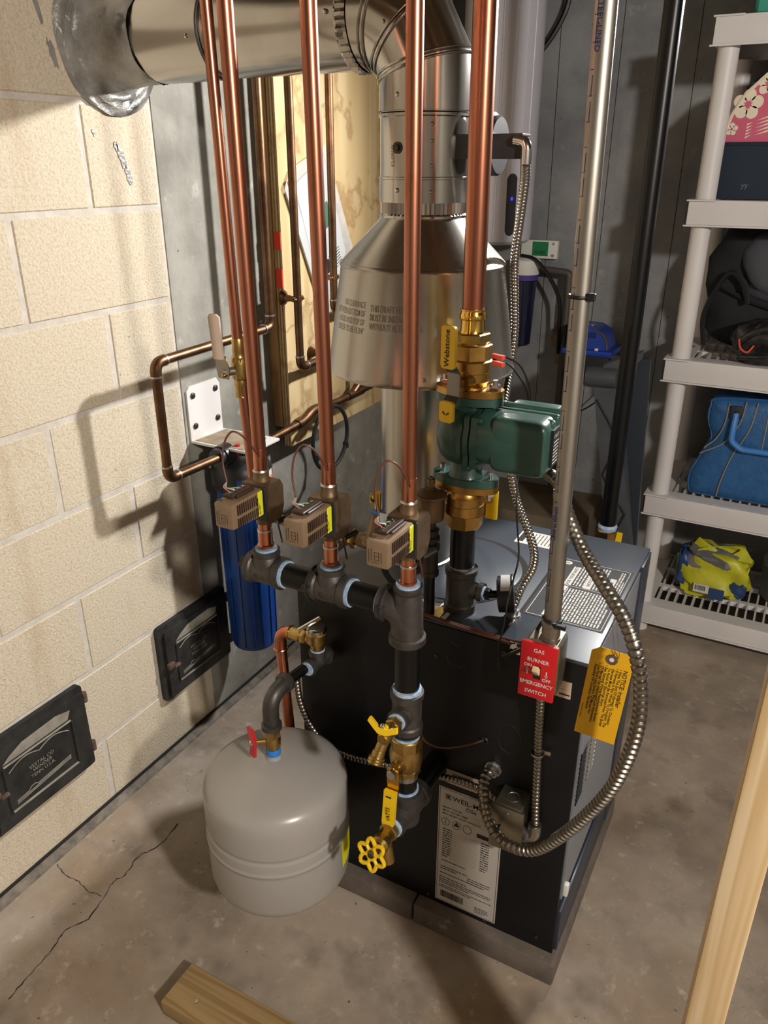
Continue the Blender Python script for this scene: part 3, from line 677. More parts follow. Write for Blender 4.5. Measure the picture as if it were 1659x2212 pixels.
# spill switch on the hood
a = R(-22); u = V((math.cos(a), math.sin(a), 0))
sw = part('spill_switch', B().lathe(V((FX0, FY0, 1.205)) + u * .166, u, [(0, .014), (.006, .014), (.006, .009), (.02, .009)], 16), 'plastic_black', t, 'small black switch with red wire clips')
part('mount', B().prism([(-.01, -.026), (.01, -.026), (.012, .026), (-.008, .03)], V((FX0, FY0, 1.205)) + u * .169, (-u.y, u.x, 0), (0, 0, 1), .002), 'steel', sw)
for dz in (.006, -.006): part('wire_clip', B().box((-.004, -.004, -.004), (.022, .004, .004), .0015, mat=Matrix.Translation(V((FX0, FY0, 1.205 + dz)) + u * .188) @ Matrix.Rotation(a, 4, 'Z')), 'red_wire', sw)

t = thing('vent_damper', 'short steel vent damper section with black motor on its side', 'vent damper', (FX0, FY0, 1.452))
part('body', B().lathe((FX0, FY0, 1.452), Z, [(0, .0775), (.036, .0775), (.037, .079), (.040, .079), (.041, .0765), (.131, .0765), (.133, .079), (.137, .079), (.139, .077), (.142, .077)], 64, cap=False), 'galvanized', t)
sa = R(-52)
part('seam', B().box((.0765, -.001, 0), (.0785, .0012, .134), mat=Matrix.Translation((FX0, FY0, 1.453)) @ Matrix.Rotation(sa, 4, 'Z')), 'galvanized', t)
for z in (1.47, 1.51, 1.547, 1.572):
    part('rivet', B().sph(V((FX0, FY0, z)) + V((math.cos(sa - .06), math.sin(sa - .06), 0)) * .077, .0032, 8, 6), 'steel', t)
for a_, z in ((-100, 1.472), (-100, 1.615)):
    part('screw', B().sph(V((FX0, FY0, z)) + V((math.cos(R(a_)), math.sin(R(a_)), 0)) * .0775, .0042, 8, 6), 'chrome', t)
u = V((math.cos(R(-100)), math.sin(R(-100)), 0))
sh = part('damper_shaft', B().lathe(V((FX0, FY0, 1.537)) + u * .074, u, [(0, .0095), (.004, .0095), (.004, .005), (.008, .005)], 12), 'iron_dark', t)
part('position_mark', lettering([('CLOSED', .009, lambda x, y: V((FX0 + .0775 * math.cos(R(-106) - y / .0775), FY0 + .0775 * math.sin(R(-106) - y / .0775), 1.525 + x)), 'CENTER')]), 'iron', t)
mo = part('motor', B().lathe((FX0 + .098, FY0 + .015, 1.54), Xv, [(0, .043), (.004, .046), (.03, .046), (.034, .043)], 36), 'plastic_black', t)
part('motor_label', B().tube([(FX0 + .115, FY0 + .015 + .0465 * math.cos(q), 1.54 + .0465 * math.sin(q)) for q in [R(30 + i * 8) for i in range(18)]], .006, 4), 'white', mo)
part('motor_bracket', B().box((FX0 + .07, FY0 - .03, 1.52), (FX0 + .185, FY0 - .018, 1.556), .002).box((FX0 + .07, FY0 - .03, 1.553), (FX0 + .185, FY0 + .01, 1.557), .001, 1), 'plastic_black', t)
part('cable_elbow', B().tube(fillet([(FX0 + .175, FY0 - .035, 1.548), (FX0 + .196, FY0 - .038, 1.545), (FX0 + .196, FY0 - .038, 1.512)], .012), .0085, 12), 'chrome', t)

# gored elbow
t = thing('flue_elbow', 'shiny galvanized gored elbow turning the flue toward the left wall', 'flue elbow', (FX0, FY0, 1.592))
RB = .103; ccx, ccz = FX0 - RB, FZ - RB      # bend centre
def goring(phi, phm, dr=0, ds=0, n=56):
    out = []
    for i in range(n):
        a = 2 * PI * i / n; rho = (FR + dr) * math.cos(a); y = (FR + dr) * math.sin(a)
        s_ = (RB + rho) * math.tan(phi - phm) + ds; e = V((math.cos(phm), 0, math.sin(phm))); tt = V((-math.sin(phm), 0, math.cos(phm)))
        p = V((ccx, FY0 + y, ccz)) + e * (RB + rho) + tt * s_; out.append(p)
    return out
def flat_ring(z, r, n=56): return [V((FX0 + r * math.cos(2 * PI * i / n), FY0 + r * math.sin(2 * PI * i / n), z)) for i in range(n)]
def side_ring(x, r, n=56): return [V((x, FY0 + r * math.sin(2 * PI * i / n), FZ + r * math.cos(2 * PI * i / n))) for i in range(n)]
q15, q45, q75 = R(15), R(45), R(75)
part('gore', loft([flat_ring(1.593, FR + .001), goring(q15, 0)]), 'galvanized', t)
part('gore', loft([goring(q15, R(30)), goring(q45, R(30))]), 'galvanized', t)
part('gore', loft([goring(q45, R(60)), goring(q75, R(60))]), 'galvanized', t)
part('gore', loft([goring(q75, R(90)), goring(R(90), R(90)), goring(R(90), R(90), 0, .012)]), 'galvanized', t)
for q, m_ in ((q15, 0), (q45, R(30)), (q75, R(60))):
    part('bead', B().tube(goring(q, m_, .0012, -.004), .0022, 8, closed=True), 'galvanized', t)
    part('bead', B().tube(goring(q, m_ + R(30), .0012, .005), .0018, 8, closed=True), 'galvanized', t)
for p in ((ccx + .02, FY0 - FR - .0005, ccz + .13), (ccx + .065, FY0 - FR, ccz + .085)): part('rivet', B().sph(p, .0032, 8, 6), 'steel', t)

t = thing('flue_pipe', 'horizontal galvanized flue pipe running into the block wall', 'flue pipe', (.3, FY, FZ - FR))
xe = ccx - .012
part('pipe', B().lathe((xe - .006, FY0, FZ), -Xv, [(0, FR - .001), (.30, FR - .001)], 64, cap=False), 'galvanized', t)
part('pipe', B().lathe((xe - .30, FY0, FZ), -Xv, [(0, FR + .001), (xe - .31, FR + .001)], 64, cap=False), 'galvanized_dull', t)
cr = B(); vs = []; fs = []; n = 90
for k, (x, r0, w_) in enumerate(((xe + .006, FR + .002, 0), (xe - .0, FR + .0025, .0022), (xe - .012, FR + .0025, .0022), (xe - .016, FR, 0))):
    for i in range(n):
        a = 2 * PI * i / n; rr = r0 + w_ * (1 if i % 2 else -1); vs.append((x, FY0 + rr * math.cos(a), FZ + rr * math.sin(a)))
for k in range(3):
    for i in range(n): fs.append((k * n + i, k * n + (i + 1) % n, (k + 1) * n + (i + 1) % n, (k + 1) * n + i))
part('crimp', cr.add(vs, fs), 'galvanized', t, ang=15)
part('bead', B().torus((xe - .3, FY0, FZ), Xv, FR + .001, .003, 56), 'iron', t)
part('bead', B().torus((xe - .292, FY0, FZ), Xv, FR, .0025, 56), 'galvanized', t)
for x, a_ in ((xe - .325, -10), (xe - .03, 2)):
    part('screw', B().sph((x, FY0 - FR * math.cos(R(a_)) - .001, FZ + FR * math.sin(R(a_))), .0042, 8, 6), 'chrome', t)

# ------------------------------------------------------------------ iron header, zone valves, copper zone risers
HY, HZ = .965, .866
PXS = (.597, .729, .871)
def fit_tee(t, c, run, br, rr=.026, rb=.021, lr=.036, lb=.04, mat='iron'):
    c, run, br = V(c), V(run).normalized(), V(br).normalized()
    f = part('tee', B().lathe(c - run * lr, run, [(0, rr * .92), (.001, rr + .003), (.012, rr + .003), (.015, rr), (2 * lr - .015, rr), (2 * lr - .012, rr + .003), (2 * lr - .001, rr + .003), (2 * lr, rr * .92)], 28)
             .lathe(c, br, [(0, rb * 1.25), (rr * .8, rb * 1.2), (rr + .004, rb), (lb - .011, rb), (lb - .009, rb + .003), (lb, rb + .003)], 24), mat, t)
    return f
def tape(t, p, d, r, l=.006): part('thread_sealant', B().cyl(V(p), V(p) + V(d).normalized() * l, r, n=24), 'thread_tape', t)
t = thing('pipe_header', 'black iron header with two tees and an elbow under the three zone valves', 'pipe header', (.73, HY, HZ - .04))
for i, x in enumerate(PXS[:2]):
    f = fit_tee(t, (x, HY, HZ), Xv, Z)
    part('cast_mark', lettering([('5', .02, plane((x - .012, HY - .0266, HZ - .012), (1, 0, 0), (0, 0, 1)), 'LEFT')]), 'iron_dark', f)
    tape(t, (x + .036, HY, HZ), Xv, .0245); tape(t, (x, HY, HZ + .040), Z, .019, .004)
part('plug', B().lathe((PXS[0] - .036, HY, HZ), -Xv, [(0, .022), (.004, .022), (.004, .014), (.02, .013)], 4, ph=.78), 'iron', t)
for a, b_ in ((PXS[0] + .042, PXS[1] - .036), (PXS[1] + .042, PXS[2] - .047)):
    part('nipple', B().cyl((a, HY, HZ), (b_, HY, HZ), .0212, n=24), 'black_pipe', t)
tape(t, (PXS[2] - .05, HY, HZ), Xv, .0245)
e = part('elbow', B().tube(fillet([(PXS[2] - .04, HY, HZ), (PXS[2] - .002, HY, HZ - .002), (PXS[2], HY, HZ - .05)], .034, 10), [.0265] * 12 + [.0265], 24)
         .lathe((PXS[2] - .046, HY, HZ), Xv, [(0, .026), (.001, .0305), (.012, .0305), (.014, .027)], 28).lathe((PXS[2], HY, HZ - .062), Z, [(0, .026), (.001, .0305), (.012, .0305), (.015, .027)], 28)
         .lathe((PXS[2], HY, HZ), Z, [(-.03, .0255), (.012, .0245), (.03, .021), (.034, .0235), (.042, .0235)], 24), 'iron', t)
tape(t, (PXS[2], HY, HZ + .042), Z, .0195, .004)
for x in (PXS[1] - .034, PXS[2] - .036): part('cable_tie', B().torus((x, HY, HZ), Xv, .0308, .0018, 28, 6).box((x - .004, HY - .036, HZ + .002), (x + .004, HY - .031, HZ + .012), .001, 1), 'plastic_black', t)

names = ('leftmost of the three bright copper risers, above the blue filter', 'middle of the three bright copper risers over the zone valves', 'bright copper riser in front of the draft hood')
tops = (.588, .716, .871)
for x, xt, nm in zip(PXS, tops, names):
    t = thing('copper_riser', nm, 'pipe', (x, HY, 1.04), 'zone risers')
    part('pipe', B().cyl((x, HY, 1.048), (xt - .003, HY, 2.3), .0111, n=20), 'copper', t)
    part('heat_mark', B().cyl((x, HY, 1.048), (x, HY, 1.09), .0113, n=20), 'copper_new', t)
    t = thing('copper_stub', 'short copper stub joining %s' % ('leftmost zone valve to header tee', 'middle zone valve to header tee', 'right zone valve to header elbow')[PXS.index(x)], 'pipe', (x, HY, .908), 'zone stubs')
    part('pipe', B().cyl((x, HY, .935), (x, HY, .968), .0111, n=20), 'copper_new', t)
    part('adapter', B().lathe((x, HY, HZ + .046), Z, [(0, .014), (.004, .0145), (.006, .0125), (.03, .0125)], 20), 'copper_new', t)
    part('solder_joint', B().lathe((x, HY, HZ + .076), Z, [(0, .0132), (.003, .0128)], 20), 'solder', t)

def zone_valve(x, label):
    t = thing('zone_valve', label, 'zone valve', (x, HY, .957), 'zone valves')
    part('valve_body', B().lathe((x, HY, .957), Z, [(0, .0135), (.01, .014), (.012, .013)], 20).prism([(-.022, .972), (-.012, .964), (.016, .964), (.026, .985), (.026, 1.022), (.018, 1.034), (-.022, 1.034)], (x + .024, HY, 0), (0, 1, 0), (0, 0, 1), -.048)
         .lathe((x, HY, 1.03), Z, [(0, .0145), (.008, .014), (.010, .013), (.022, .013)], 20), 'bronze_brown', t)
    part('solder_joint', B().lathe((x, HY, 1.051), Z, [(0, .0138), (.003, .0125)], 20), 'solder', t)
    part('base_plate', B().box((x - .025, HY - .026, .972), (x + .026, HY - .022, 1.032), .0015, 1), 'plastic_black', t)
    y0, y1, z0, z1 = .862, HY - .026, .985, 1.032
    ac = part('actuator', B().add(*(lambda bm: bm)(_tapered(x, y0, y1, z0, z1))), 'plastic_brown', t, ang=50)
    for k in range(10):
        y = y0 + .012 + k * .0051
        part('vent_slot', B().box((x + .0180, y, z0 + .004), (x + .0212, y + .0018, z0 + .018)), 'plastic_darkbrown', ac)
        part('vent_slot', B().box((x + .0180, y, z0 + .024), (x + .0212, y + .0018, z1 - .006)), 'plastic_darkbrown', ac)
    part('warning_label', B().box((x + .0200, y1 - .014, z0 + .002), (x + .0222, y1 - .002, z1 - .002), .001, 1), 'yellow_label', ac)
    b = B(); fl2 = plane((x + .0224, y1 - .011, z0 + .006), (0, 0, 1), (0, -1, 0)); paragraph(b, fl2, 0, .004, .03, 2, .004, .0018, 5); part('label_print', b, 'iron_dark', ac)
    b = B(); fnp = plane((x - .012, y0 - .0004, z0 + .01), (1, 0, 0), (0, 0, 1))
    for xx, zz, w_, h_ in ((0, 0, .0008, .02), (.004, .002, .0008, .02), (.009, .004, .008, .0008), (.009, .010, .008, .0008), (.009, .016, .008, .0008), (.016, .004, .0008, .013), (.009, .004, .0008, .013), (.02, 0, .0008, .018), (.004, 0, .012, .0008)): rect(b, fnp, xx, zz, xx + w_, zz + h_)
    part('wiring_diagram', b, 'plastic_darkbrown', ac)
    st = part('terminal_strip', B().box((x - .014, y0 + .018, z1), (x + .008, y1 - .006, z1 + .005), .001, 1), 'plastic_darkbrown', t)
    for k in range(4):
        p = V((x - .003, y0 + .026 + k * .011, z1 + .005)); part('terminal_screw', B().lathe(p, Z, [(0, .003), (.0016, .003), (.0022, .002)], 10), 'chrome', st)
    part('manual_lever', B().box((x + .010, y0 + .022, z1 + .001), (x + .015, y1 - .012, z1 + .0055), .0012, 1), 'plastic_darkbrown', t)
    part('print_marks', B().box((x - .016, y0 + .005, z1), (x - .004, y0 + .0065, z1 + .0004)).box((x - .016, y0 + .009, z1), (x - .004, y0 + .0105, z1 + .0004)), 'plastic_darkbrown', ac)
    a0 = V((x - .012, y0 + .03, z1 + .022))
    part('thermostat_wire', B().tube(smooth([a0, a0 + V((-.008, .004, .03)), a0 + V((-.007, .01, .06)), a0 + V((.003, .018, .078)), a0 + V((.016, .028, .07)), a0 + V((.02, .05, .04)), a0 + V((.012, .085, .0)), a0 + V((.01, .1, -.06)), a0 + V((.02, .11, -.15))]), .0016, 7), 'wire_brown', t)
    for m_, dx, k in (('wire_pink', -.004, 0), ('wire_white', 0, 1), ('wire_green', .003, 2)):
        part('conductor', B().tube(smooth([a0, a0 + V((dx, -.004, -.008)), V((x - .004 + dx * .2, y0 + .026 + k * .011, z1 + .008))]), .0009, 6), m_, t)
    part('cable_tail', B().cyl((x + .02, HY + .01, .958), (x + .032, HY + .03, .964), .005, n=10), 'plastic_black', t)
    return t
def _tapered(x, y0, y1, z0, z1):
    b = B().box((x - .0185, y0, z0), (x + .0205, y1, z1), .0035, 2)
    for p in b.v:
        f = (y1 - p.y) / (y1 - y0); s_ = 1 - .1 * max(0, f)
        p.x = x + (p.x - x) * s_; p.z = (z0 + z1) / 2 + (p.z - (z0 + z1) / 2) * s_
    return b.v, b.f
zv = zone_valve(PXS[0], 'brown zone valve actuator on the leftmost riser, before the blue filter')
for x, lb_ in ((PXS[1], 'brown zone valve actuator on the middle copper riser'), (PXS[2], 'brown zone valve actuator on the right riser beside the air vent')):
    c = copytree(zv, None, (x - PXS[0], 0, 0)); c['label'] = lb_

# ------------------------------------------------------------------ return drop to the boiler
DX, DY = .872, .965
t = thing('return_drop', 'black iron return pipe dropping down the rear panel into boiler', 'pipe', (DX, DY, .41))
part('nipple', B().cyl((DX, DY, .715), (DX, DY, .806), .0212, n=24), 'black_pipe', t)
fit_tee(t, (DX, DY, .667), Z, -Yv, .0255, .0165, .040, .036)
tape(t, (DX, DY, .707), Z, .0245, .006)
part('cable_tie', B().torus((DX, DY, .620), Z, .023, .002, 28, 6), 'plastic_black', t)
part('nipple', B().cyl((DX, DY, .60), (DX, DY, .632), .0212, n=24), 'black_pipe', t)
part('nipple', B().cyl((DX, DY, .475), (DX, DY, .540), .0205, n=24), 'black_pipe', t)
tape(t, (DX, DY, .493), Z, .0235, .004); part('collar', B().cyl((DX, DY, .522), (DX, DY, .534), .0214, n=24), 'steel', t)
part('tee', B().lathe((DX, DY, .418), Z, [(0, .02), (.004, .026), (.058, .0265), (.06, .029), (.074, .029), (.075, .024)], 28)
     .lathe((DX, DY - .05, .447), Yv, [(0, .0235), (.012, .0235), (.014, .021), (.05, .026), (.085, .0265), (.087, .03), (.1, .03), (.101, .024)], 28), 'iron', t)
part('nipple', B().cyl((DX, DY + .05, .447), (DX, BY0 + .01, .447), .0212, n=24), 'black_pipe', t)
tape(t, (DX, DY - .055, .447), Yv, .0195, .006)

t = thing('boiler_drain', 'brass boiler drain with yellow butterfly handle on the return drop', 'drain valve', (DX - .005, DY - .09, .61))
part('thread_sealant', B().cyl((DX, DY - .040, .667), (DX, DY - .036, .667), .0155, n=20), 'thread_tape', t)
part('hex_neck', B().hexn((DX, DY - .054, .667), (DX, DY - .040, .667), .0145), 'brass', t)
part('body', B().lathe((DX, DY - .088, .666), Yv, [(0, .009), (.005, .0115), (.030, .0115), (.036, .010)], 18).tube(fillet([(DX, DY - .074, .662), (DX - .003, DY - .082, .652), (DX - .005, DY - .090, .640)], .006), .0095, 14), 'brass', t)
part('hose_outlet', B().lathe((DX - .005, DY - .088, .643), (-.1, -.5, -.8), [(0, .0105), (.010, .011), (.010, .014), (.013, .013), (.015, .014), (.018, .013), (.020, .014), (.022, .012)], 20), 'brass', t)
h = part('handle', B().prism([(-.027, .004), (-.024, .012), (-.010, .003), (-.007, -.001), (.007, -.001), (.013, .001), (.025, .008), (.027, -.002), (.013, -.009), (.007, -.011), (-.005, -.011), (-.013, -.006)], (DX, DY - .084, .690), (1, 0, .0), (0, .45, 1), .006).lathe((DX, DY - .076, .674), (0, -.45, .9), [(0, .008), (.013, .008)], 16), 'yellow', t)
part('screw', B().sph((DX, DY - .086, .694), .0046, 10, 6), 'chrome', h)

t = thing('ball_valve', 'brass ball valve with hanging yellow lever on the return drop', 'ball valve', (DX, DY, .535))
part('body', B().hexn((DX, DY, .588), (DX, DY, .612), .0282, 8).lathe((DX, DY, .545), Z, [(0, .0245), (.006, .027), (.02, .0295), (.034, .0295), (.044, .026)], 28).hexn((DX, DY, .534), (DX, DY, .548), .0265, 8), 'brass', t)
part('thread_sealant', B().cyl((DX, DY, .612), (DX, DY, .616), .0235, n=24), 'thread_tape', t)
part('stem', B().lathe((DX, DY - .02, .566), -Yv, [(0, .014), (.016, .012), (.016, .008), (.03, .008)], 16), 'brass', t)
lv = part('lever', B().prism([(-.011, .012), (.011, .012), (.012, -.004), (.010, -.045), (-.010, -.045), (-.012, -.004)], (DX - .001, DY - .0455, .562), (1, 0, 0), (0, 0, 1), .0022), 'brass_bright', t)
part('nut', B().hexn((DX - .001, DY - .056, .566), (DX - .001, DY - .046, .566), .0095), 'chrome', lv)
gp = part('grip', B().prism([(-.0115, 0), (.0115, 0), (.0118, -.066), (.008, -.073), (-.008, -.073), (-.0118, -.066)], (DX - .002, DY - .050, .530), (1, 0, 0), (0, .12, 1), .007), 'yellow', lv)
part('lettering', lettering([('WATTS', .0105, plane((DX + .0015, DY - .0640, .484), (0, 0, 1), (-1, 0, 0)), 'CENTER', .02)]), 'ink', gp)
part('lettering', B().box((DX - .008, DY - .0605, .520), (DX + .002, DY - .0578, .521)), 'ink', gp)

t = thing('gate_drain_valve', 'brass drain valve with spoked yellow wheel handle at bottom tee', 'drain valve', (DX, .88, .40))
part('body', B().lathe((DX, DY - .052, .447), -Yv, [(0, .0165), (.012, .0165), (.014, .0175), (.016, .0145), (.03, .0145), (.033, .0165), (.044, .0165), (.05, .011)], 20).tube(fillet([(DX + .002, .885, .443), (DX + .008, .88, .428), (DX + .012, .878, .405)], .006), .0105, 14), 'brass', t)
part('thread_sealant', B().cyl((DX, DY - .056, .447), (DX, DY - .050, .447), .018, n=20), 'thread_tape', t)
wd = V((-.12, -.85, .28)).normalized(); wc = V((DX - .002, .862, .438)) + wd * .016
part('bonnet', B().lathe((DX, .872, .440), wd, [(0, .011), (.012, .010), (.014, .006), (.03, .005)], 14), 'bronze_brown', t)
u = wd.orthogonal().normalized(); e = wd.cross(u)
ww = part('hand_wheel', B().tube([wc + (u * math.cos(q) + e * math.sin(q)) * (.0235 + .0045 * math.cos(6 * q)) for q in [2 * PI * i / 48 for i in range(48)]], .0036, 8, closed=True), 'yellow', t)
for k in range(6):
    q = 2 * PI * (k + .5) / 6; dv = u * math.cos(q) + e * math.sin(q); part('spoke', B().cyl(wc + dv * .006, wc + dv * .021, .0032, n=8), 'yellow', ww)
part('hub', B().torus(wc, wd, .0085, .003, 20, 6), 'yellow', ww)
part('nut', B().lathe(wc, wd, [(0, .006), (.004, .0055), (.005, .003)], 10), 'iron_dark', ww)

# ------------------------------------------------------------------ expansion tank and relief valve
TX, TY = .607, .932
t = thing('expansion_tank', 'grey domed expansion tank hanging beside the boiler', 'expansion tank', (TX, TY, .197))
part('shell', B().lathe((TX, TY, .197), Z, [(0, .085), (.002, .118), (.008, .130), (.018, .1365), (.03, .1390), (.112, .1395), (.1185, .1395), (.1205, .1412), (.1245, .1412), (.1265, .1395), (.130, .1395), (.146, .1395), (.149, .1392), (.152, .1372), (.157, .1372), (.160, .1392), (.164, .1395), (.2, .1395), (.226, .1392), (.236, .137), (.244, .1325), (.250, .126), (.255, .118), (.262, .100), (.271, .072), (.278, .045), (.282, .025), (.283, .018)], 96), 'tank_grey', t, ang=60)
part('boss', B().lathe((TX, TY, .480), Z, [(0, .016), (.006, .014), (.008, .0135)], 20), 'tank_grey', t)
part('blue_tape', B().lathe((TX, TY, .486), Z, [(0, .0135), (.008, .0145), (.016, .0135)], 20), 'tape_blue', t)
part('paint_chip', B().prism([(0, 0), (.003, .001), (.004, .006), (.001, .009), (-.001, .004)], (TX - .075, TY - .02, .462), (1, 0, .35), (0, 1, 0), .0025), 'ink', t)
part('side_label', wrapquad((TX, TY), .1402, R(5), R(35), .25, .315), 'yellow_label', t)
t = thing('tank_shutoff_valve', 'small brass ball valve with red butterfly handle atop the grey tank', 'ball valve', (TX, TY, .50))
part('body', B().lathe((TX, TY, .50), Z, [(0, .0125), (.006, .0125), (.008, .015), (.026, .0155), (.03, .0135)], 20).hexn((TX, TY, .528), (TX, TY, .548), .0158), 'brass', t)
part('stem', B().cyl((TX - .008, TY - .01, .522), (TX - .026, TY - .024, .522), .006, n=12), 'brass', t)
sd = V((-.35, -.94, 0)); su = V((.94, -.35, 0)); hc = V((TX - .026, TY - .024, .522))
h = part('handle', B().prism([(-.010, -.006), (-.008, .010), (-.013, .030), (.002, .032), (.010, .012), (.011, -.006), (.008, -.014), (.006, -.032), (-.010, -.030), (-.004, -.012)], hc, su, (0, 0, 1), .006), 'red', t)
part('screw', B().sph(hc + sd * .004, .006, 10, 6), 'chrome', h)
t = thing('tank_connection', 'black iron elbow, nipple and tee joining the grey tank to boiler', 'pipe', (TX, 1.0, .55))
EZ = .622
part('elbow', B().tube(fillet([(TX, TY, .552), (TX, TY, EZ - .004), (TX + .003, TY + .05, EZ)], .034, 10), .0155, 20).lathe((TX, TY, .548), Z, [(0, .016), (.001, .0195), (.01, .0195), (.012, .016)], 22).lathe((TX + .002, TY + .040, EZ), Yv, [(0, .016), (.002, .0195), (.011, .0195), (.012, .016)], 22), 'iron', t)
part('nipple', B().cyl((TX + .003, TY + .05, EZ), (TX + .014, 1.035, EZ + .004), .0105, n=20), 'black_pipe', t)
RX, RY = TX + .022, 1.062
part('tee', B().lathe((RX - .002, RY - .032, EZ + .004), (.08, 1, 0), [(0, .013), (.001, .0165), (.009, .0165), (.011, .0135), (.052, .0145), (.054, .0195), (.062, .0195), (.063, .012)], 22).lathe((RX, RY, EZ + .004), Z, [(0, .016), (.014, .0145), (.016, .0175), (.026, .0175)], 22), 'iron', t)
tape(t, (RX - .003, RY - .035, EZ + .004), Yv, .0135, .004); tape(t, (RX, RY, EZ + .029), Z, .0145, .004)
t = thing('relief_valve', 'brass pressure relief valve with lifted test lever beside the header', 'relief valve', (RX, RY, .655))
part('body', B().lathe((RX, RY, .655), Z, [(0, .0135), (.012, .0145), (.016, .02), (.032, .0205), (.034, .0215), (.038, .0215), (.040, .0195), (.047, .0185), (.048, .008)], 24), 'brass', t)
part('cap', B().lathe((RX, RY, .6955), Z, [(0, .0198), (.006, .0195), (.0085, .016)], 24), 'galvanized', t)
part('outlet', B().hexn((RX - .022, RY, .672), (RX - .036, RY, .672), .014).lathe((RX - .016, RY, .672), -Xv, [(0, .011), (.02, .011), (.022, .0135), (.034, .0135), (.036, .0125), (.044, .0135), (.05, .012)], 20), 'brass', t)
part('test_lever', B().box((-.024, -.003, -.0012), (.024, .004, .0012), .001, 1, mat=Matrix.Translation((RX - .012, RY - .008, .712)) @ Matrix.Rotation(R(50), 4, 'Z') @ Matrix.Rotation(R(-22), 4, 'Y')).box((-.024, -.004, -.0035), (.024, -.003, .0035), mat=Matrix.Translation((RX - .012, RY - .008, .712)) @ Matrix.Rotation(R(50), 4, 'Z') @ Matrix.Rotation(R(-22), 4, 'Y')), 'chrome', t)
t = thing('discharge_pipe', 'bright copper relief discharge pipe dropping behind the grey tank', 'pipe', (.545, RY, .05))
part('pipe', B().cyl((.541, RY, .635), (.552, RY + .02, .06), .0111, n=20), 'copper_new', t)
part('elbow', B().tube(fillet([(RX - .058, RY, .672), (.541, RY, .672), (.541, RY, .63)], .03, 10), .0125, 20), 'copper_new', t)
part('crimp_ring', B().torus((.541, RY, .628), Z, .0128, .0026, 24), 'copper_new', t)
part('crimp_ring', B().torus((RX - .062, RY, .672), Xv, .0128, .0022, 24), 'brass_bright', t)

# ------------------------------------------------------------------ feed line, fill regulator, air vent
t = thing('feed_pipe', 'thin copper feed pipe at far left with a white-handled valve', 'pipe', (.45, 1.12, .87))
part('pipe', B().tube(fillet([(.42, 1.12, 2.3), (.444, 1.12, 1.2), (.46, 1.12, .885), (.62, 1.125, .872)], .02), .0098, 16), 'copper', t)
t = thing('feed_shutoff_valve', 'small brass shutoff with white lever on the thin feed pipe', 'ball valve', (.444, 1.12, 1.12))
part('body', B().lathe((.4445, 1.12, 1.118), Z, [(0, .0125), (.004, .0115), (.018, .0115), (.022, .013), (.032, .0115), (.035, .015), (.062, .0155), (.07, .0145), (.075, .0125), (.082, .0115), (.086, .0125), (.094, .0115), (.104, .012), (.108, .0105)], 20).hexn((.4443, 1.12, 1.152), (.4443, 1.12, 1.16), .016).hexn((.4443, 1.12, 1.182), (.4443, 1.12, 1.192), .0155), 'brass', t)
part('stem', B().cyl((.440, 1.11, 1.168), (.430, 1.088, 1.168), .008, n=12), 'steel', t)
hd = V((.2, -.98, 0)); hu = V((.98, .2, 0))
lv = part('lever', B().prism([(-.011, -.01), (.009, -.012), (.012, .004), (.006, .03), (-.014, .03), (-.014, .01)], V((.432, 1.09, 1.168)), hu, (0, 0, 1), .003), 'galvanized', t)
gp = part('grip', B().prism([(-.013, .026), (.006, .026), (.004, .100), (-.002, .105), (-.014, .105), (-.017, .1)], V((.432, 1.09, 1.168)) + hd * .006, hu, (-.0, 0, 1), .006), 'label_pink', lv)
part('lettering', lettering([('WATTS', .013, plane(V((.432, 1.09, 1.242)) + hd * .0064 - hu * .002, (0, 0, 1), -hu), 'CENTER', .02)]), 'ink_blue', gp)
part('nut', B().sph(V((.4345, 1.088, 1.164)) + hd * .004, .0045, 8, 6), 'brass', lv)
t = thing('fill_regulator', 'brass fill regulator with pointed bonnet half hidden by right zone valve', 'regulator', (.72, 1.13, .85))
part('union', B().hexn((.655, 1.126, .875), (.668, 1.126, .875), .0165).cyl((.62, 1.125, .873), (.69, 1.127, .876), .011, n=16).hexn((.672, 1.126, .875), (.684, 1.126, .875), .0185), 'brass', t)
part('body', B().lathe((.688, 1.128, .876), Xv, [(0, .014), (.02, .016), (.06, .016), (.11, .012), (.125, .012)], 20).cyl((.728, 1.128, .853), (.728, 1.128, .88), .018, n=18), 'bronze_brown', t)
part('bonnet', B().lathe((.728, 1.128, .882), Z, [(0, .032), (.006, .032), (.008, .024), (.05, .014), (.056, .013)], 24), 'bronze_brown', t)
part('blue_collar', B().cyl((.728, 1.128, .937), (.728, 1.128, .943), .0115, n=16), 'tape_blue', t)
part('fast_fill_lever', B().cyl((.728, 1.128, .942), (.728, 1.128, .978), .0068, n=14).box((.712, 1.125, .955), (.722, 1.131, .972), .002), 'brass_bright', t)
part('tag', B().box((.738, 1.114, .925), (.758, 1.117, .945), .001, 1), 'white', t)
AX, AY = .832, 1.131
t = thing('air_vent', 'brown automatic air vent canister on a thin black nipple', 'air vent', (AX, AY, BZ1))
part('nipple', B().cyl((AX, AY, BZ1 + .001), (AX, AY, .845), .0105, n=20), 'black_pipe', t)
part('tee', B().lathe((AX, AY, .838), Z, [(0, .0165), (.008, .0165), (.01, .0145), (.05, .0145), (.052, .017), (.062, .017)], 22).lathe((AX, AY, .868), -Xv, [(0, .013), (.022, .012), (.024, .0155), (.034, .0155)], 18), 'iron_dark', t)
part('bushing', B().lathe((AX, AY, .90), Z, [(0, .012), (.008, .012), (.008, .0165), (.014, .0165), (.016, .013), (.028, .015), (.03, .009), (.046, .009)], 20), 'iron_dark', t)
part('canister', B().lathe((AX - .002, AY, .944), Z, [(0, .014), (.004, .023), (.008, .0245), (.044, .0245), (.046, .0275), (.051, .0275), (.054, .02), (.06, .010)], 28), 'bronze_brown', t)
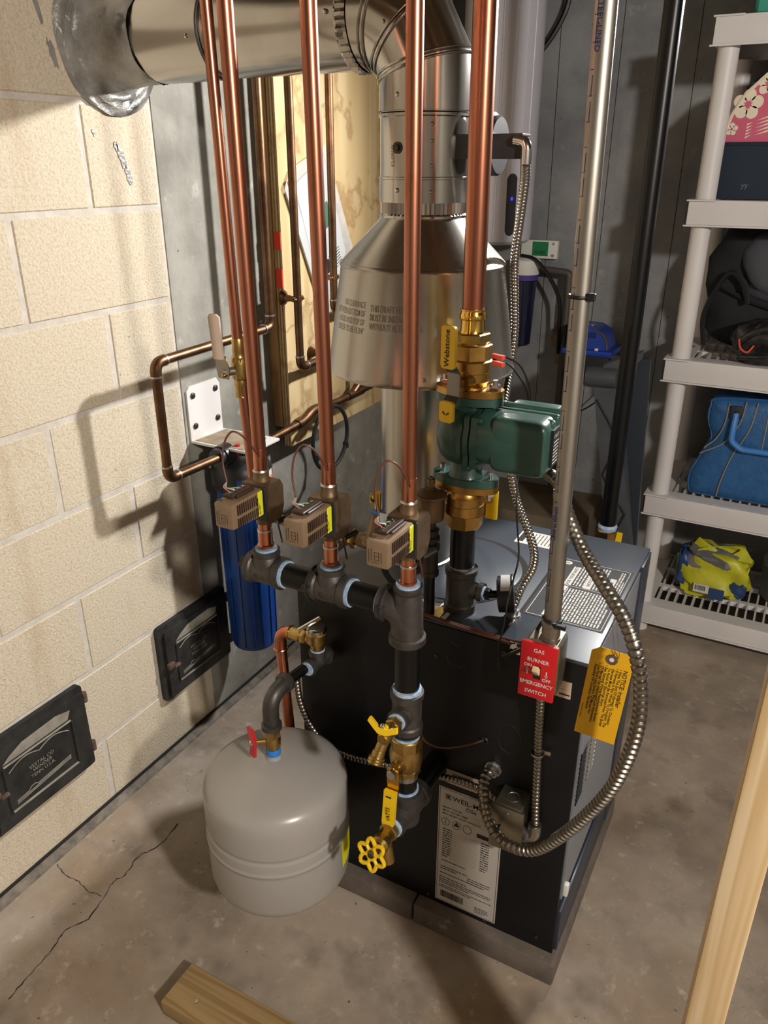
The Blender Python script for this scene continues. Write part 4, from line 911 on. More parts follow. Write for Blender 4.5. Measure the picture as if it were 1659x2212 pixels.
part('cap', B().lathe((AX - .002, AY, 1.0), Z, [(0, .008), (.006, .008), (.006, .0055), (.016, .0065), (.022, .0065), (.022, .0035), (.026, .0035)], 14), 'bronze_brown', t)

# ------------------------------------------------------------------ supply riser, circulator and isolation valves
SX, SY = .876, 1.173
t = thing('supply_riser', 'black iron supply tee and nipple rising from the boiler top', 'pipe', (SX, SY, BZ1))
fit_tee(t, (SX, SY, .802), Z, Xv, .027, .0145, .043, .045, 'iron_dark')
part('nipple', B().cyl((SX, SY, .83), (SX, SY, .945), .0225, n=28), 'black_pipe', t)
part('thread', B().cyl((SX, SY, .842), (SX, SY, .85), .0232, n=28), 'steel', t)
part('thread', B().cyl((SX, SY, .934), (SX, SY, .939), .0232, n=28), 'solder', t)
tape(t, (SX + .045, SY, .802), Xv, .0125, .003)
t = thing('pressure_gauge', 'round black gauge with glass face on the supply tee', 'gauge', (.96, SY, .77))
gd = V((.93, .34, .12)).normalized(); gc = V((.945, SY + .006, .803))
part('hex_neck', B().hexn((SX + .048, SY, .802), (SX + .058, SY, .802), .011).cyl((SX + .056, SY, .802), gc, .007, n=12), 'black_pipe', t)
part('case', B().lathe(gc, gd, [(0, .026), (.002, .033), (.024, .034), (.028, .036), (.030, .035), (.030, .031)], 40), 'plastic_black', t)
part('dial', B().lathe(gc + gd * .0265, gd, [(0, .032), (.001, .032)], 40), 'white', t)
u = gd.orthogonal().normalized(); e = gd.cross(u); b = B()
for k in range(20):
    q = R(-135 + k * 14); dv = u * math.cos(q) + e * math.sin(q); b.tube([gc + gd * .0282 + dv * .024, gc + gd * .0282 + dv * .028], .0005, 4)
b.tube([gc + gd * .0284 - u * .006, gc + gd * .0284 + u * .022], .0008, 5)
part('dial_marks', b, 'ink', t)
part('glass', B().lathe(gc + gd * .0295, gd, [(0, .0315), (.0008, .0315)], 40), 'clear_plastic', t)
part('case_label', B().add(*(lambda: (lambda bb: (bb.v, bb.f))(B().add([gc + gd * s_ + (Z * math.cos(q) + gd.cross(Z).normalized() * math.sin(q)) * .0346 for q in [R(-20 + i * 12) for i in range(7)] for s_ in (.004, .022)], [(2 * i, 2 * i + 1, 2 * i + 3, 2 * i + 2) for i in range(6)])))()), 'paper', t)

def iso_valve(z0, up, label, hand):
    t = thing('isolation_valve', label, 'isolation valve', (SX, SY, z0), 'pump isolation valves')
    d = Z * up; o = V((SX, SY, z0))
    n = 28; pts = []
    for i in range(n):
        a = 2 * PI * i / n; x = .056 * math.cos(a); y = .033 * math.sin(a); pts.append((x * (1 + .06 * abs(math.cos(a))), y))
    part('flange', B().prism(pts, o, (1, 0, 0), (0, up, 0), .011), 'bronze', t)
    part('body', B().lathe(o, d, [(.01, .029), (.014, .027), (.019, .0285), (.024, .033), (.038, .0335), (.039, .0345), (.056, .0345), (.058, .032)], 32).hexn(o + d * .057, o + d * .083, .0335, 8), 'bronze', t)
    for s_ in (-1, 1):
        bo = part('flange_bolt', B().hexn(o + V((s_ * .044, 0, 0)) + d * .011, o + V((s_ * .044, 0, 0)) + d * .020, .0095).cyl(o + V((s_ * .044, 0, 0)) - d * .025, o + V((s_ * .044, 0, 0)) + d * .027, .0045, n=12), 'chrome', t)
    return t
t = iso_valve(1.168, 1, 'gold isolation valve above the green pump with long yellow lever', True)
part('boss', B().lathe((SX + .004, SY - .022, 1.196), (-.25, -.97, 0), [(0, .017), (.018, .016), (.020, .009), (.034, .009)], 20), 'bronze', t)
hd = V((-.25, -.97, 0)).normalized(); hu = V((.97, -.25, 0)).normalized(); ho = V((SX + .006, SY - .026, 1.196)) + hd * .034
lv = part('lever', B().prism([(-.0125, -.018), (.0125, -.018), (.0125, .018), (-.0125, .018)], ho, hu, (0, 0, 1), .003), 'chrome_dark_reflection', t)
part('lever_arm', B().add([ho + hu * a + Z * b_ + hd * c for a, b_, c in ((-.0125, .018, 0), (.0125, .018, 0), (.0125, .034, .014), (-.0125, .034, .014), (-.0125, .018, .003), (.0125, .018, .003), (.0125, .034, .017), (-.0125, .034, .017))], [(0, 1, 2, 3), (4, 5, 6, 7), (0, 1, 5, 4), (1, 2, 6, 5), (2, 3, 7, 6), (3, 0, 4, 7)]), 'chrome_dark_reflection', lv)
part('lever_arm', B().add([ho + hu * a - Z * b_ + hd * c for a, b_, c in ((-.0125, .018, 0), (.0125, .018, 0), (.0125, .03, .014), (-.0125, .03, .014), (-.0125, .018, .003), (.0125, .018, .003), (.0125, .03, .017), (-.0125, .03, .017))], [(0, 1, 2, 3), (4, 5, 6, 7), (0, 1, 5, 4), (1, 2, 6, 5), (2, 3, 7, 6), (3, 0, 4, 7)]), 'chrome_dark_reflection', lv)
def rounded(w, z0, z1, r, n=5):
    pts = []
    for cx_, cz_, a in ((w - r, z1 - r, 0), (-w + r, z1 - r, 90), (-w + r, z0 + r, 180), (w - r, z0 + r, 270)):
        for k in range(n + 1): q = R(a + k * 90 / n); pts.append((cx_ + r * math.cos(q), cz_ + r * math.sin(q)))
    return pts
gp = part('grip', B().prism(rounded(.0135, .028, .094, .006), ho + hd * .014, hu, (0, 0, 1), .006), 'yellow', lv)
part('lettering', lettering([('Webstone', .0135, plane(ho + hd * .0206 + hu * .003 + Z * .060, (0, 0, 1), -hu), 'CENTER', .015)]), 'ink', gp)
gp = part('tab', B().prism(rounded(.0135, -.058, -.024, .006), ho + hd * .014, hu, (0, 0, 1), .006), 'yellow', lv)
part('lettering', B().prism([(-.007, .004), (-.005, .006), (-.0005, .001), (-.002, 0)], ho + hd * .0202 - Z * .046, hu, (0, 0, 1), .0004).prism([(.007, .004), (.005, .006), (.0005, .001), (.002, 0)], ho + hd * .0202 - Z * .046, hu, (0, 0, 1), .0004), 'ink', gp)
t = iso_valve(1.012, -1, 'gold isolation valve under the green pump with yellow lever behind', False)
part('lever', B().box((SX + .028, SY + .03, .935), (SX + .05, SY + .036, .99), .003), 'yellow', t)
part('stem', B().cyl((SX + .02, SY + .012, .975), (SX + .036, SY + .032, .975), .008, n=12), 'bronze', t)

t = thing('circulator_pump', 'dark green cast circulator pump with squared motor pointing right', 'circulator pump', (SX, SY, 1.012))
PZ = 1.098
fp = [(.056 * math.cos(2 * PI * i / 28) * (1 + .06 * abs(math.cos(2 * PI * i / 28))), .034 * math.sin(2 * PI * i / 28)) for i in range(28)]
part('flange', B().prism(fp, (SX, SY, 1.0125), (1, 0, 0), (0, 1, 0), .013), 'pump_green', t)
part('flange', B().prism(fp, (SX, SY, 1.1545), (1, 0, 0), (0, 1, 0), .013), 'pump_green', t)
part('volute', B().lathe((SX - .045, SY - .002, PZ), Xv, [(0, .018), (.004, .034), (.012, .045), (.024, .0515), (.04, .053), (.052, .051), (.056, .046)], 44).lathe((SX, SY, 1.02), Z, [(0, .034), (.012, .027), (.13, .027), (.142, .034)], 28), 'pump_green', t, ang=60)
def lobed(r0, amp, n=48): return [((r0 + amp * max(0, math.cos(4 * (q - PI / 4))) ** 3) * math.cos(q), (r0 + amp * max(0, math.cos(4 * (q - PI / 4))) ** 3) * math.sin(q)) for q in [2 * PI * i / n for i in range(n)]]
for x0, x1, r0 in ((.012, .021, .052), (.0235, .034, .0505)):
    sc_ = part('motor_flange', B().prism(lobed(r0, .011), (SX + x0, SY - .002, PZ), (0, 1, 0), (0, 0, 1), x1 - x0), 'pump_green', t)
for k in range(4):
    q = R(45 + 90 * k); part('bolt', B().lathe((SX + .034, SY - .002 + .055 * math.cos(q), PZ + .055 * math.sin(q)), Xv, [(0, .006), (.006, .006), (.008, .004)], 14), 'pump_green', sc_)
part('web', B().prism([(-.01, .05), (.034, .048), (.026, .062), (-.012, .062)], (SX, SY - .004, PZ), (1, 0, 0), (0, 0, 1), -.01), 'pump_green', t)
part('motor_can', B().lathe((SX + .034, SY - .004, PZ + .004), Xv, [(0, .0485), (.008, .0475), (.06, .0465), (.075, .044)], 44), 'pump_green', t)
mb = part('terminal_box', B().box((SX + .055, SY - .050, PZ - .043), (SX + .150, SY + .048, PZ + .050), .020, 5), 'pump_green', t, ang=60)
for k in range(3):
    y = SY - .018 + k * .022
    part('fin', B().box((SX + .040, y, PZ - .030), (SX + .151 + .0012 * k, y + .012, PZ + .049 + .003 * k), .006, 3), 'pump_green', mb, ang=60)
fl_ = part('end_label', B().box((SX + .1505, SY - .026, PZ - .026), (SX + .1545, SY + .028, PZ + .036)), 'ink', mb)
b = B(); fn = plane((SX + .1548, SY - .023, PZ - .024), (0, 1, 0), (0, 0, 1)); paragraph(b, fn, 0, .038, .045, 7, .0058, .0026, 21, .8); b.add(*text('CAUTION', .009, lambda x, y: fn(x, y + .046), 'LEFT'))
part('label_print', b, 'paper', mb)
part('rear_cover', B().box((SX + .06, SY + .045, PZ + .01), (SX + .14, SY + .07, PZ + .052), .006), 'pump_green', t)

t = thing('supply_pipe', 'thick copper supply pipe rising above the gold valve and green pump', 'pipe', (SX, SY, 1.25))
part('hex_adapter', B().hexn((SX, SY, 1.252), (SX, SY, 1.268), .029).cyl((SX, SY, 1.248), (SX, SY, 1.254), .026, n=24), 'brass', t)
part('press_collar', B().lathe((SX, SY, 1.268), Z, [(0, .021), (.004, .0195), (.02, .019), (.022, .0215), (.027, .022), (.031, .020), (.034, .0195), (.035, .0215), (.037, .0215)], 28), 'brass_bright', t)
part('pipe', B().cyl((SX, SY, 1.30), (SX - .006, SY, 2.3), .0176, n=28), 'copper', t)

# ------------------------------------------------------------------ electrical: conduit, switch, boxes, flexible conduit
EX, EY = 1.078, 1.066
t = thing('steel_conduit', 'tall grey steel conduit ending at the red switch', 'conduit', (EX, EY, .82))
part('tube', B().cyl((EX, EY, .842), (EX - .018, EY, 2.3), .0134, n=24), 'emt', t)
part('tube', B().cyl((EX, EY, .842), (EX - .004, EY, 1.07), .0128, n=24).cyl((EX - .004, EY, 1.06), (EX - .0042, EY, 1.072), .0136, n=24), 'emt', t)
b = B(); up = V((-.018, 0, 1.458)).normalized()
for k in range(48):
    z = .86 + k * .028; x = EX - (z - .842) * .0123
    a = R(-118); p = V((x + .0136 * math.cos(a), EY + .0136 * math.sin(a), z)); b.box(p - V((.003, .0004, .0004)), p + V((.002, .0004, .0004)))
    if k % 3: b.box(p - V((.0003, .0004, .0)), p + V((.0003, .0004, .022)))
part('printed_scale', b, 'ink_blue', t, kind='stuff')
cw = lambda x, y: V((EX - .006 + .0137 * math.cos(R(-112) + y / .0137), EY + .0137 * math.sin(R(-112) + y / .0137), 1.05 - x))
part('printed_name', lettering([('WHEATLAND', .009, cw, 'LEFT', .01), ('STEEL-LINED', .010, lambda x, y: V((EX - .012 + .0137 * math.cos(R(-108) + y / .0137), EY + .0137 * math.sin(R(-108) + y / .0137), 1.69 - x)), 'LEFT', .01)]), 'ink_blue', t)
part('connector', B().lathe((EX, EY, .815), Z, [(0, .0165), (.006, .0165), (.006, .0148), (.026, .0148), (.028, .0172), (.032, .0172), (.034, .0145)], 24), 'emt', t)
for z, x in ((1.352, EX - .0085),):
    part('cable_tie', B().torus((x, EY, z), Z, .0145, .0025, 24, 6).box((x + .012, EY - .012, z - .004), (x + .024, EY - .004, z + .006), .001, 1), 'wire_black', t)
part('cable_tie', B().torus((EX, EY, .852), (0.1, 0.1, 1), .0142, .0026, 24, 6).box((EX + .008, EY - .018, .846), (EX + .026, EY - .01, .853), .001, 1), 'wire_black', t)
t = thing('emergency_switch', 'red emergency switch plate on a steel box at boiler corner', 'switch', (1.069, 1.05, .706))
part('box', B().box((1.042, 1.048, .714), (1.100, 1.103, .816), .012, 3), 'box_steel', t)
pl = part('cover_plate', B().box((1.038, 1.041, .709), (1.0985, 1.048, .815), .003, 2), 'red', t, 'red cover plate with white lettering')
fn0 = plane((1.0685, 1.0406, .709), (1, 0, 0), (0, 0, 1)); fn = lambda x, y: fn0(x * .9, y * .915)
LT = [('GAS', .0108, lambda x, y: fn(x, y + .098), 'CENTER', .012), ('BURNER', .0108, lambda x, y: fn(x, y + .078), 'CENTER', .012), ('ON', .0092, lambda x, y: fn(x - .018, y + .066), 'CENTER', .012), ('OFF', .0092, lambda x, y: fn(x + .018, y + .042), 'CENTER', .012), ('EMERGENCY', .0108, lambda x, y: fn(x, y + .029), 'CENTER', .012), ('SWITCH', .0108, lambda x, y: fn(x, y + .011), 'CENTER', .012)]
b = lettering(LT)
for sx, s_, yb in ((-.0185, 1, .05), (.017, -1, .064)):
    rect(b, fn, sx - .001, min(yb, yb + .012 * s_), sx + .001, max(yb, yb + .012 * s_)); b.add([fn(sx - .003, yb + .009 * s_), fn(sx + .003, yb + .009 * s_), fn(sx, yb + .015 * s_)], [(0, 1, 2)])
part('lettering', b, 'white', pl)
for z in (.791, .731): part('screw', B().lathe((1.0685, 1.041, z), -Yv, [(0, .0032), (.0012, .0028)], 10), 'red', pl)
part('toggle_slot', B().box((1.0625, 1.0402, .749), (1.0745, 1.041, .773)), 'black_matte', pl)
part('toggle', B().box((-.0048, -.02, -.005), (.0048, .004, .005), .0015, mat=Matrix.Translation((1.0685, 1.040, .763)) @ Matrix.Rotation(R(-46), 4, 'X')), 'ivory', pl)
t = thing('junction_box', 'square steel junction box low on boiler rear panel', 'junction box', (1.035, 1.08, .345))
part('box', B().box((1.010, 1.056, .352), (1.060, 1.1075, .448), .002), 'box_steel', t)
cv = part('cover', B().box((1.004, 1.050, .345), (1.067, 1.056, .446), .002), 'box_steel', t)
part('knockout', B().torus((1.036, 1.082, .448), Z, .012, .0008, 24, 5), 'steel', t)
for z in (.434, .357): part('screw', B().lathe((1.036, 1.050, z), -Yv, [(0, .0036), (.002, .003)], 10), 'steel', cv)
part('elbow_connector', B().tube(fillet([(1.060, 1.085, .368), (1.080, 1.085, .368), (1.080, 1.085, .40)], .014), .0125, 16).cyl((1.060, 1.085, .368), (1.070, 1.085, .368), .0155, n=16), 'steel', t)

def flex(name, pts, r, pitch, label, mat='flex_steel', dep=.0022):
    return solo(name, corrugated(pts, r, pitch, dep), mat, label, 'flexible conduit', ang=60)
flex('flexible_conduit', [(1.069, 1.075, .702), (1.069, 1.083, .65), (1.069, 1.088, .60), (1.071, 1.092, .542), (1.075, 1.09, .461), (1.080, 1.086, .40)], .0082, .0085, 'thin metal conduit from red switch down to junction box')
flex('flexible_conduit', [(1.01, 1.088, .42), (.966, 1.092, .428), (.913, 1.094, .425), (.834, 1.094, .41), (.75, 1.094, .395), (.68, 1.094, .383), (.63, 1.094, .39), (.59, 1.092, .42), (.562, 1.09, .48), (.553, 1.09, .56)], .0075, .0085, 'thin beaded metal conduit crossing boiler panel behind the grey tank')
ht = thing('flexible_conduit', 'thick looping metal conduit hanging right of the boiler with yellow tag', 'flexible conduit', (1.1, 1.02, .39))
part('conduit', corrugated([(.972, 1.21, 1.06), (1.005, 1.20, 1.045), (1.035, 1.17, 1.045), (1.051, 1.15, 1.033), (1.073, 1.12, 1.009), (1.111, 1.08, .975), (1.158, 1.03, .952), (1.2, .99, .927), (1.227, .96, .892), (1.242, .95, .834), (1.242, .95, .761), (1.224, .96, .667), (1.191, .98, .575), (1.145, 1.0, .48), (1.096, 1.016, .409), (1.046, 1.022, .395), (1.01, 1.03, .423), (.989, 1.05, .459), (.981, 1.078, .475), (.985, 1.100, .475)], .0112, .0105, .003, 14), 'flex_steel', ht, ang=60)
part('connector', B().lathe((.986, 1.107, .475), -Yv, [(0, .017), (.004, .017), (.004, .014), (.014, .013)], 8), 'steel', ht)
part('cable_tie', B().torus((1.022, 1.031, .408), (.8, -.1, -.5), .0122, .0018, 20, 6).box((1.024, 1.016, .416), (1.032, 1.02, .428), .001, 1), 'wire_black', ht)
dt = thing('flexible_conduit', 'silver metal conduit from vent damper down past the draft hood', 'flexible conduit', (.95, 1.25, .80))
part('conduit', corrugated([(.902, 1.30, 1.515), (.892, 1.33, 1.481), (.874, 1.37, 1.421), (.859, 1.40, 1.356), (.855, 1.425, 1.289), (.856, 1.435, 1.22), (.858, 1.42, 1.154), (.872, 1.36, 1.094), (.897, 1.32, 1.037), (.916, 1.30, .983), (.93, 1.30, .935), (.956, 1.29, .892), (.979, 1.27, .858), (.988, 1.24, .837), (.98, 1.21, .812), (.972, 1.195, .775), (.972, 1.195, .758)], .0086, .0068, .0016, 12), 'galvanized', dt, ang=60)
part('connector', B().lathe((.972, 1.195, BZ1 + .001), Z, [(0, .014), (.005, .014), (.005, .011), (.014, .011)], 14), 'steel', dt)
def wire(name, pts, r, mat, label): return solo(name, B().tube(smooth(pts), r, 7), mat, label, 'wire')
wire('black_wire', [(.905, 1.26, 1.213), (.93, 1.262, 1.2), (.945, 1.275, 1.16), (.942, 1.29, 1.118), (.93, 1.295, 1.06), (.95, 1.24, 1.03), (.955, 1.215, 1.0), (.964, 1.2, .949), (.982, 1.17, .894), (.985, 1.14, .861), (.99, 1.105, .841), (.990, 1.094, .8), (.983, 1.094, .752), (.986, 1.098, .709), (.99, 1.096, .70)], .0016, 'wire_black', 'thin black wire pair hanging from spill switch past the gauge')
wire('black_wire', [(.905, 1.262, 1.203), (.92, 1.265, 1.19), (.938, 1.28, 1.155), (.937, 1.3, 1.11), (.925, 1.3, 1.08)], .0016, 'wire_black', 'short black wire from lower red clip behind the green pump')
wire('black_wire', [(.99, 1.094, .735), (1.01, 1.09, .75), (1.035, 1.088, .775), (1.045, 1.085, .80), (1.06, 1.08, .835), (1.072, 1.072, .85)], .0032, 'wire_black', 'thick black cable curving behind the red switch box to conduit')
wire('thermostat_cable', [(.64, 1.08, .80), (.74, 1.075, .797), (.80, 1.085, .790), (.84, 1.1, .771), (.9, 1.1, .766), (.96, 1.1, .764), (1.02, 1.1, .762), (1.045, 1.09, .775)], .0032, 'wire_brown', 'brown thermostat cable lying along rear top edge of boiler')
wire('thermostat_cable', [(.70, 1.09, .79), (.80, 1.092, .782), (.86, 1.103, .769), (.93, 1.104, .766), (1.0, 1.105, .765), (1.04, 1.104, .77)], .0028, 'wire_brown', 'second brown cable bundled just behind the first on boiler edge')
wire('sensor_wire', [(DX + .012, DY + .02, .618), (DX + .018, 1.01, .57), (.91, 1.05, .535), (.945, 1.09, .528), (.964, 1.112, .531)], .002, 'wire_brown', 'thin brown sensor wire looping from return drop into rear panel')
part('grommet', B().torus((.964, BY0 - .001, .531), Yv, .006, .003, 18, 6), 'wire_black', bp)
part('conduit_strap', B().box((1.060, 1.097, .553), (1.092, 1.1075, .563), .002).torus((1.070, 1.09, .558), Z, .010, .0025, 20, 6), 'galvanized', bp)
part('ground_clip', B().box((1.0, 1.1, .742), (1.02, 1.107, .766), .002).cyl((1.01, 1.095, .76), (1.01, 1.1, .76), .006, n=10), 'chrome', bp)

t = thing('warning_tag', 'yellow cardboard installer tag wired to the thick conduit loop', 'tag', (1.18, 1.02, .69))
tu = V((-.012, 0, -.168)).normalized(); tv = V((.064, 0, -.003)).normalized()   # text runs down the tag
o = V((1.155, 1.018, .857))
TW, TL = .063, .167
tagp = part('card', B().prism([(.010, 0), (TL, 0), (TL, TW), (.010, TW), (0, TW - .012), (0, .012)], o, tu, tv, .0006), 'yellow_tag', t)
fnn = lambda x, y: o + tu * x + tv * y + V((0, -.0005, 0))
wv_ = tu.cross(tv)
fnn = (lambda x, y: o + tu * x + tv * y - wv_ * .0005) if wv_.y > 0 else (lambda x, y: o + tu * x + tv * y + wv_ * .0011)
lines = [('NOTICE: Installer', .0094, .0515), ('\u2022 Wire This End Of Harness To Circulator.', .0061, .0455), ('\u2022 If Harness Is Not Wired To Circulator, The', .0061, .0405), ('  Harness Must Be Removed From The Boiler', .0061, .0350), ('  To Avoid An Electrical Short.', .0061, .0297), ('\u2022 See General Wiring Requirements Section', .0061, .0245), ('  Of Manual For Warnings/Code Information.', .0061, .0193), ('\u2022 See Parts Lists Section Of Manual For', .0061, .0140), ('  Assembly Of Circulator Hardware.', .0061, .0090)]
part('lettering', lettering([(s_, sz, (lambda x, y, yy=yy: fnn(x + .028, y + yy)), 'LEFT', .012) for s_, sz, yy in lines] + [('550-224-001 (0504)', .0034, lambda x, y: fnn(x + .108, y + .003), 'LEFT')]), 'ink', tagp)
oc = fnn(.016, TW / 2); yy_ = V((0, -1, 0))
part('eyelet', B().cyl(oc, oc + yy_ * .0006, .0088, n=20), 'rust', tagp)
part('hole', B().cyl(oc, oc + yy_ * .0012, .0036, n=14), 'white', tagp)
part('tie_wire', B().tube(smooth([oc, oc + V((.003, -.002, .014)), V((1.183, 1.0, .905)), V((1.185, .995, .94))]), .0006, 5).tube(smooth([oc, oc + V((.01, -.002, .01)), V((1.19, 1.0, .90)), V((1.188, .995, .94))]), .0006, 5), 'steel', t)

# ------------------------------------------------------------------ things against the far wall
t = thing('wall_canister', 'tall white cylindrical canister with dark display hung on far wall', 'canister', (.265, 2.85, 1.24))
part('body', B().lathe((.265, 2.85, 1.245), Z, [(0, .095), (.004, .118), (.014, .130), (.03, .133), (.9, .133), (.91, .13)], 64), 'canister', t)
for a_ in (-70, -52, -34, -20): part('flute', B().box((.1315, -.004, .02), (.1355, .004, .9), .0015, 1, mat=Matrix.Translation((.265, 2.85, 1.245)) @ Matrix.Rotation(R(a_), 4, 'Z')), 'canister', t)
dp = part('display', B().prism([(.018 * math.cos(q), .02 * math.sin(q) + (.10 if math.sin(q) > 0 else -.06)) for q in [2 * PI * i / 24 for i in range(24)]], V((.265, 2.85, 1.36)) + V((math.cos(R(-46)), math.sin(R(-46)), 0)) * .129, (-math.sin(R(-46)), math.cos(R(-46)), 0), (0, 0, 1), .008), 'plastic_black', t)
M('led', '#2a35c8', .4, emit='#2a35e0')
part('indicator', B().box((-.003, -.004, -.005), (.003, .004, .005), mat=Matrix.Translation(V((.265, 2.85, 1.40)) + V((math.cos(R(-46)), math.sin(R(-46)), 0)) * .1375) @ Matrix.Rotation(R(44), 4, 'Z')), 'led', dp)
wire('black_hose', [(.44, 2.98, 2.2), (.44, 2.97, 2.02), (.41, 2.965, 1.93), (.35, 2.955, 1.85), (.28, 2.95, 1.8)], .009, 'wire_black', 'black hose curving down behind the white canister')
t = thing('sediment_filter', 'dark cartridge filter with white head low behind the draft hood', 'water filter', (.375, 2.92, .87))
part('head', B().lathe((.372, 2.915, 1.135), Z, [(0, .052), (.004, .054), (.05, .054), (.056, .045), (.06, .03)], 32), 'white', t)
part('collar', B().lathe((.372, 2.915, 1.115), Z, [(0, .049), (.02, .051)], 32), 'violet', t)
part('sump', B().lathe((.372, 2.915, .872), Z, [(0, .032), (.006, .038), (.24, .046)], 32), 'navy_clear', t)
t = thing('wall_plate', 'small white wall plate with green numbered label above the dark filter', 'wall plate', (.40, 2.985, 1.16))
part('plate', B().box((.33, 2.975, 1.185), (.47, 2.998, 1.25), .003), 'white', t)
part('label', B().box((.375, 2.973, 1.195), (.435, 2.975, 1.245)), 'green_label', t)
part('lettering', lettering([('V-250', .016, plane((.405, 2.9725, 1.203), (1, 0, 0), (0, 0, 1)), 'CENTER', .01)]), 'ink', t)
for z in (1.198, 1.24): part('screw', B().cyl((.455, 2.975, z), (.455, 2.971, z), .005, n=10), 'steel', t)
solo('drain_pipe', B().tube(fillet([(.40, 2.93, 1.155), (.535, 2.935, 1.145), (.54, 2.935, .30)], .015), .0135, 14), 'grey_pipe', 'grey pipe leaving the dark filter and turning down behind conduit', 'pipe')
wire('black_hose', [(.36, 2.9, 1.2), (.42, 2.88, 1.19), (.48, 2.88, 1.13), (.52, 2.89, 1.05), (.525, 2.9, .95), (.52, 2.93, .85)], .0075, 'wire_black', 'black hose arching from white filter head to behind conduit')
t = thing('air_pump', 'blue box-shaped pump with curved end standing by far wall', 'pump', (.68, 2.85, .84))
prof = [(.585, .90), (.735, .90), (.728, .94), (.71, .965), (.68, .982), (.585, .982)]
part('housing', B().prism(prof, (0, 2.80, 0), (1, 0, 0), (0, 0, 1), -.12), 'pump_blue', t)
part('base', B().box((.575, 2.78, .885), (.755, 2.94, .905), .004), 'pump_blue', t)
part('tray', B().box((.58, 2.785, .80), (.745, 2.935, .885), .006), 'black_matte', t)
part('curved_trim', B().tube(smooth([(.733, 2.797, .91), (.727, 2.797, .94), (.708, 2.797, .965), (.68, 2.797, .98)]), .004, 6), 'galvanized_dull', t)
for k in range(5): part('vent_slot', B().box((.655 + k * .007, 2.798, .945), (.658 + k * .007, 2.8005, .965)), 'black_matte', t)
part('clip', B().box((.69, 2.79, .898), (.702, 2.80, .912), .001, 1), 'white', t)
for x in (.61, .655): part('top_dimple', B().lathe((x, 2.86, .982), Z, [(0, .02), (.001, .02)], 20), 'galvanized_dull', t)
part('bracket', B().box((.585, 2.93, .78), (.74, 2.999, .80), .002), 'black_matte', t)
wire('black_wire', [(.60, 2.9, .63), (.65, 2.9, .655), (.70, 2.895, .70), (.74, 2.89, .76), (.735, 2.88, .82)], .003, 'wire_black', 'thin black cord drooping below the blue pump')

# folded plastic sawhorse behind the gas pipe
t = thing('sawhorse', 'folded grey plastic sawhorse with trussed leg behind black gas pipe', 'sawhorse', (.9, 2.45, 0))
lx = lambda z: .808 + (.90 - z) * .19
for s_, lab_ in ((0, None), (1, None)):
    pass
part('leg', B().add([(lx(z) + dx, 2.33 + dy, z) for z in (0.0, .90) for dx, dy in ((0, 0), (.075, 0), (.075, .05), (0, .05))], [(0, 1, 2, 3), (4, 5, 6, 7), (0, 1, 5, 4), (1, 2, 6, 5), (2, 3, 7, 6), (3, 0, 4, 7)]), 'sawhorse_grey', t, 'grey trussed leg')
b = B()
for k in range(7):
    z0 = .86 - k * .118; z1 = z0 - .118; a, c = (lx(z0) + .006, lx(z1) + .066) if k % 2 == 0 else (lx(z0) + .066, lx(z1) + .006)
    b.tube([(a, 2.328, z0), (c, 2.328, z1)], .0032, 6)
part('truss', b, 'black_matte', t)
part('leg', B().add([(.915 + dx + (.98 - z) * .06, 2.40 + dy, z) for z in (0.0, .98) for dx, dy in ((-.08, 0), (.035, 0), (.035, .02), (-.08, .02))], [(0, 1, 2, 3), (4, 5, 6, 7), (0, 1, 5, 4), (1, 2, 6, 5), (2, 3, 7, 6), (3, 0, 4, 7)]), 'sawhorse_dark', t, 'dark smooth leg')
part('hinge_barrel', B().cyl((.785, 2.335, .925), (.875, 2.335, .93), .03, n=24), 'sawhorse_grey', t)
part('top_beam', B().prism([(0, 0), (.05, 0), (.10, .05), (.10, .075), (.06, .06), (0, .03)], (.83, 2.33, .935), (1, 0, 0), (0, 0, 1), -.06), 'sawhorse_grey', t)

# gas pipe
GX, GY, GU = .975, 1.95, .014
t = thing('gas_pipe', 'tall glossy black gas pipe beside the white shelving', 'pipe', (GX, GY, .634))
part('pipe', B().cyl((GX, GY, .634), (GX - .002, GY, 2.3), .0208, n=28), 'black_pipe', t)
part('thread_sealant', B().lathe((GX, GY, .618), Z, [(0, .023), (.01, .026), (.016, .022)], 24), 'thread_tape', t)
t = thing('gas_valve', 'brass gas valve with yellow lever behind the boiler top', 'gas valve', (GX, GY, .51))
part('body', B().hexn((GX, GY, .590), (GX, GY, .618), .027, 8).lathe((GX, GY, .515), Z, [(0, .024), (.02, .024), (.03, .03), (.06, .03), (.076, .025)], 24), 'brass', t)
part('lever', B().prism([(0, 0), (.022, -.002), (.034, .016), (.036, .054), (.022, .055), (.019, .022), (.002, .016)], (GX + .012, GY - .035, .578), (1, 0, 0), (0, 0, 1), .006), 'yellow', t)
part('stem', B().cyl((GX + .01, GY - .02, .585), (GX + .022, GY - .04, .585), .008, n=12), 'brass', t)
solo('gas_pipe_lower', B().tube([(GX, GY, .515), (GX, GY, .001)], .0208, 24), 'black_pipe', 'lower run of black gas pipe standing on floor behind the boiler', 'pipe')

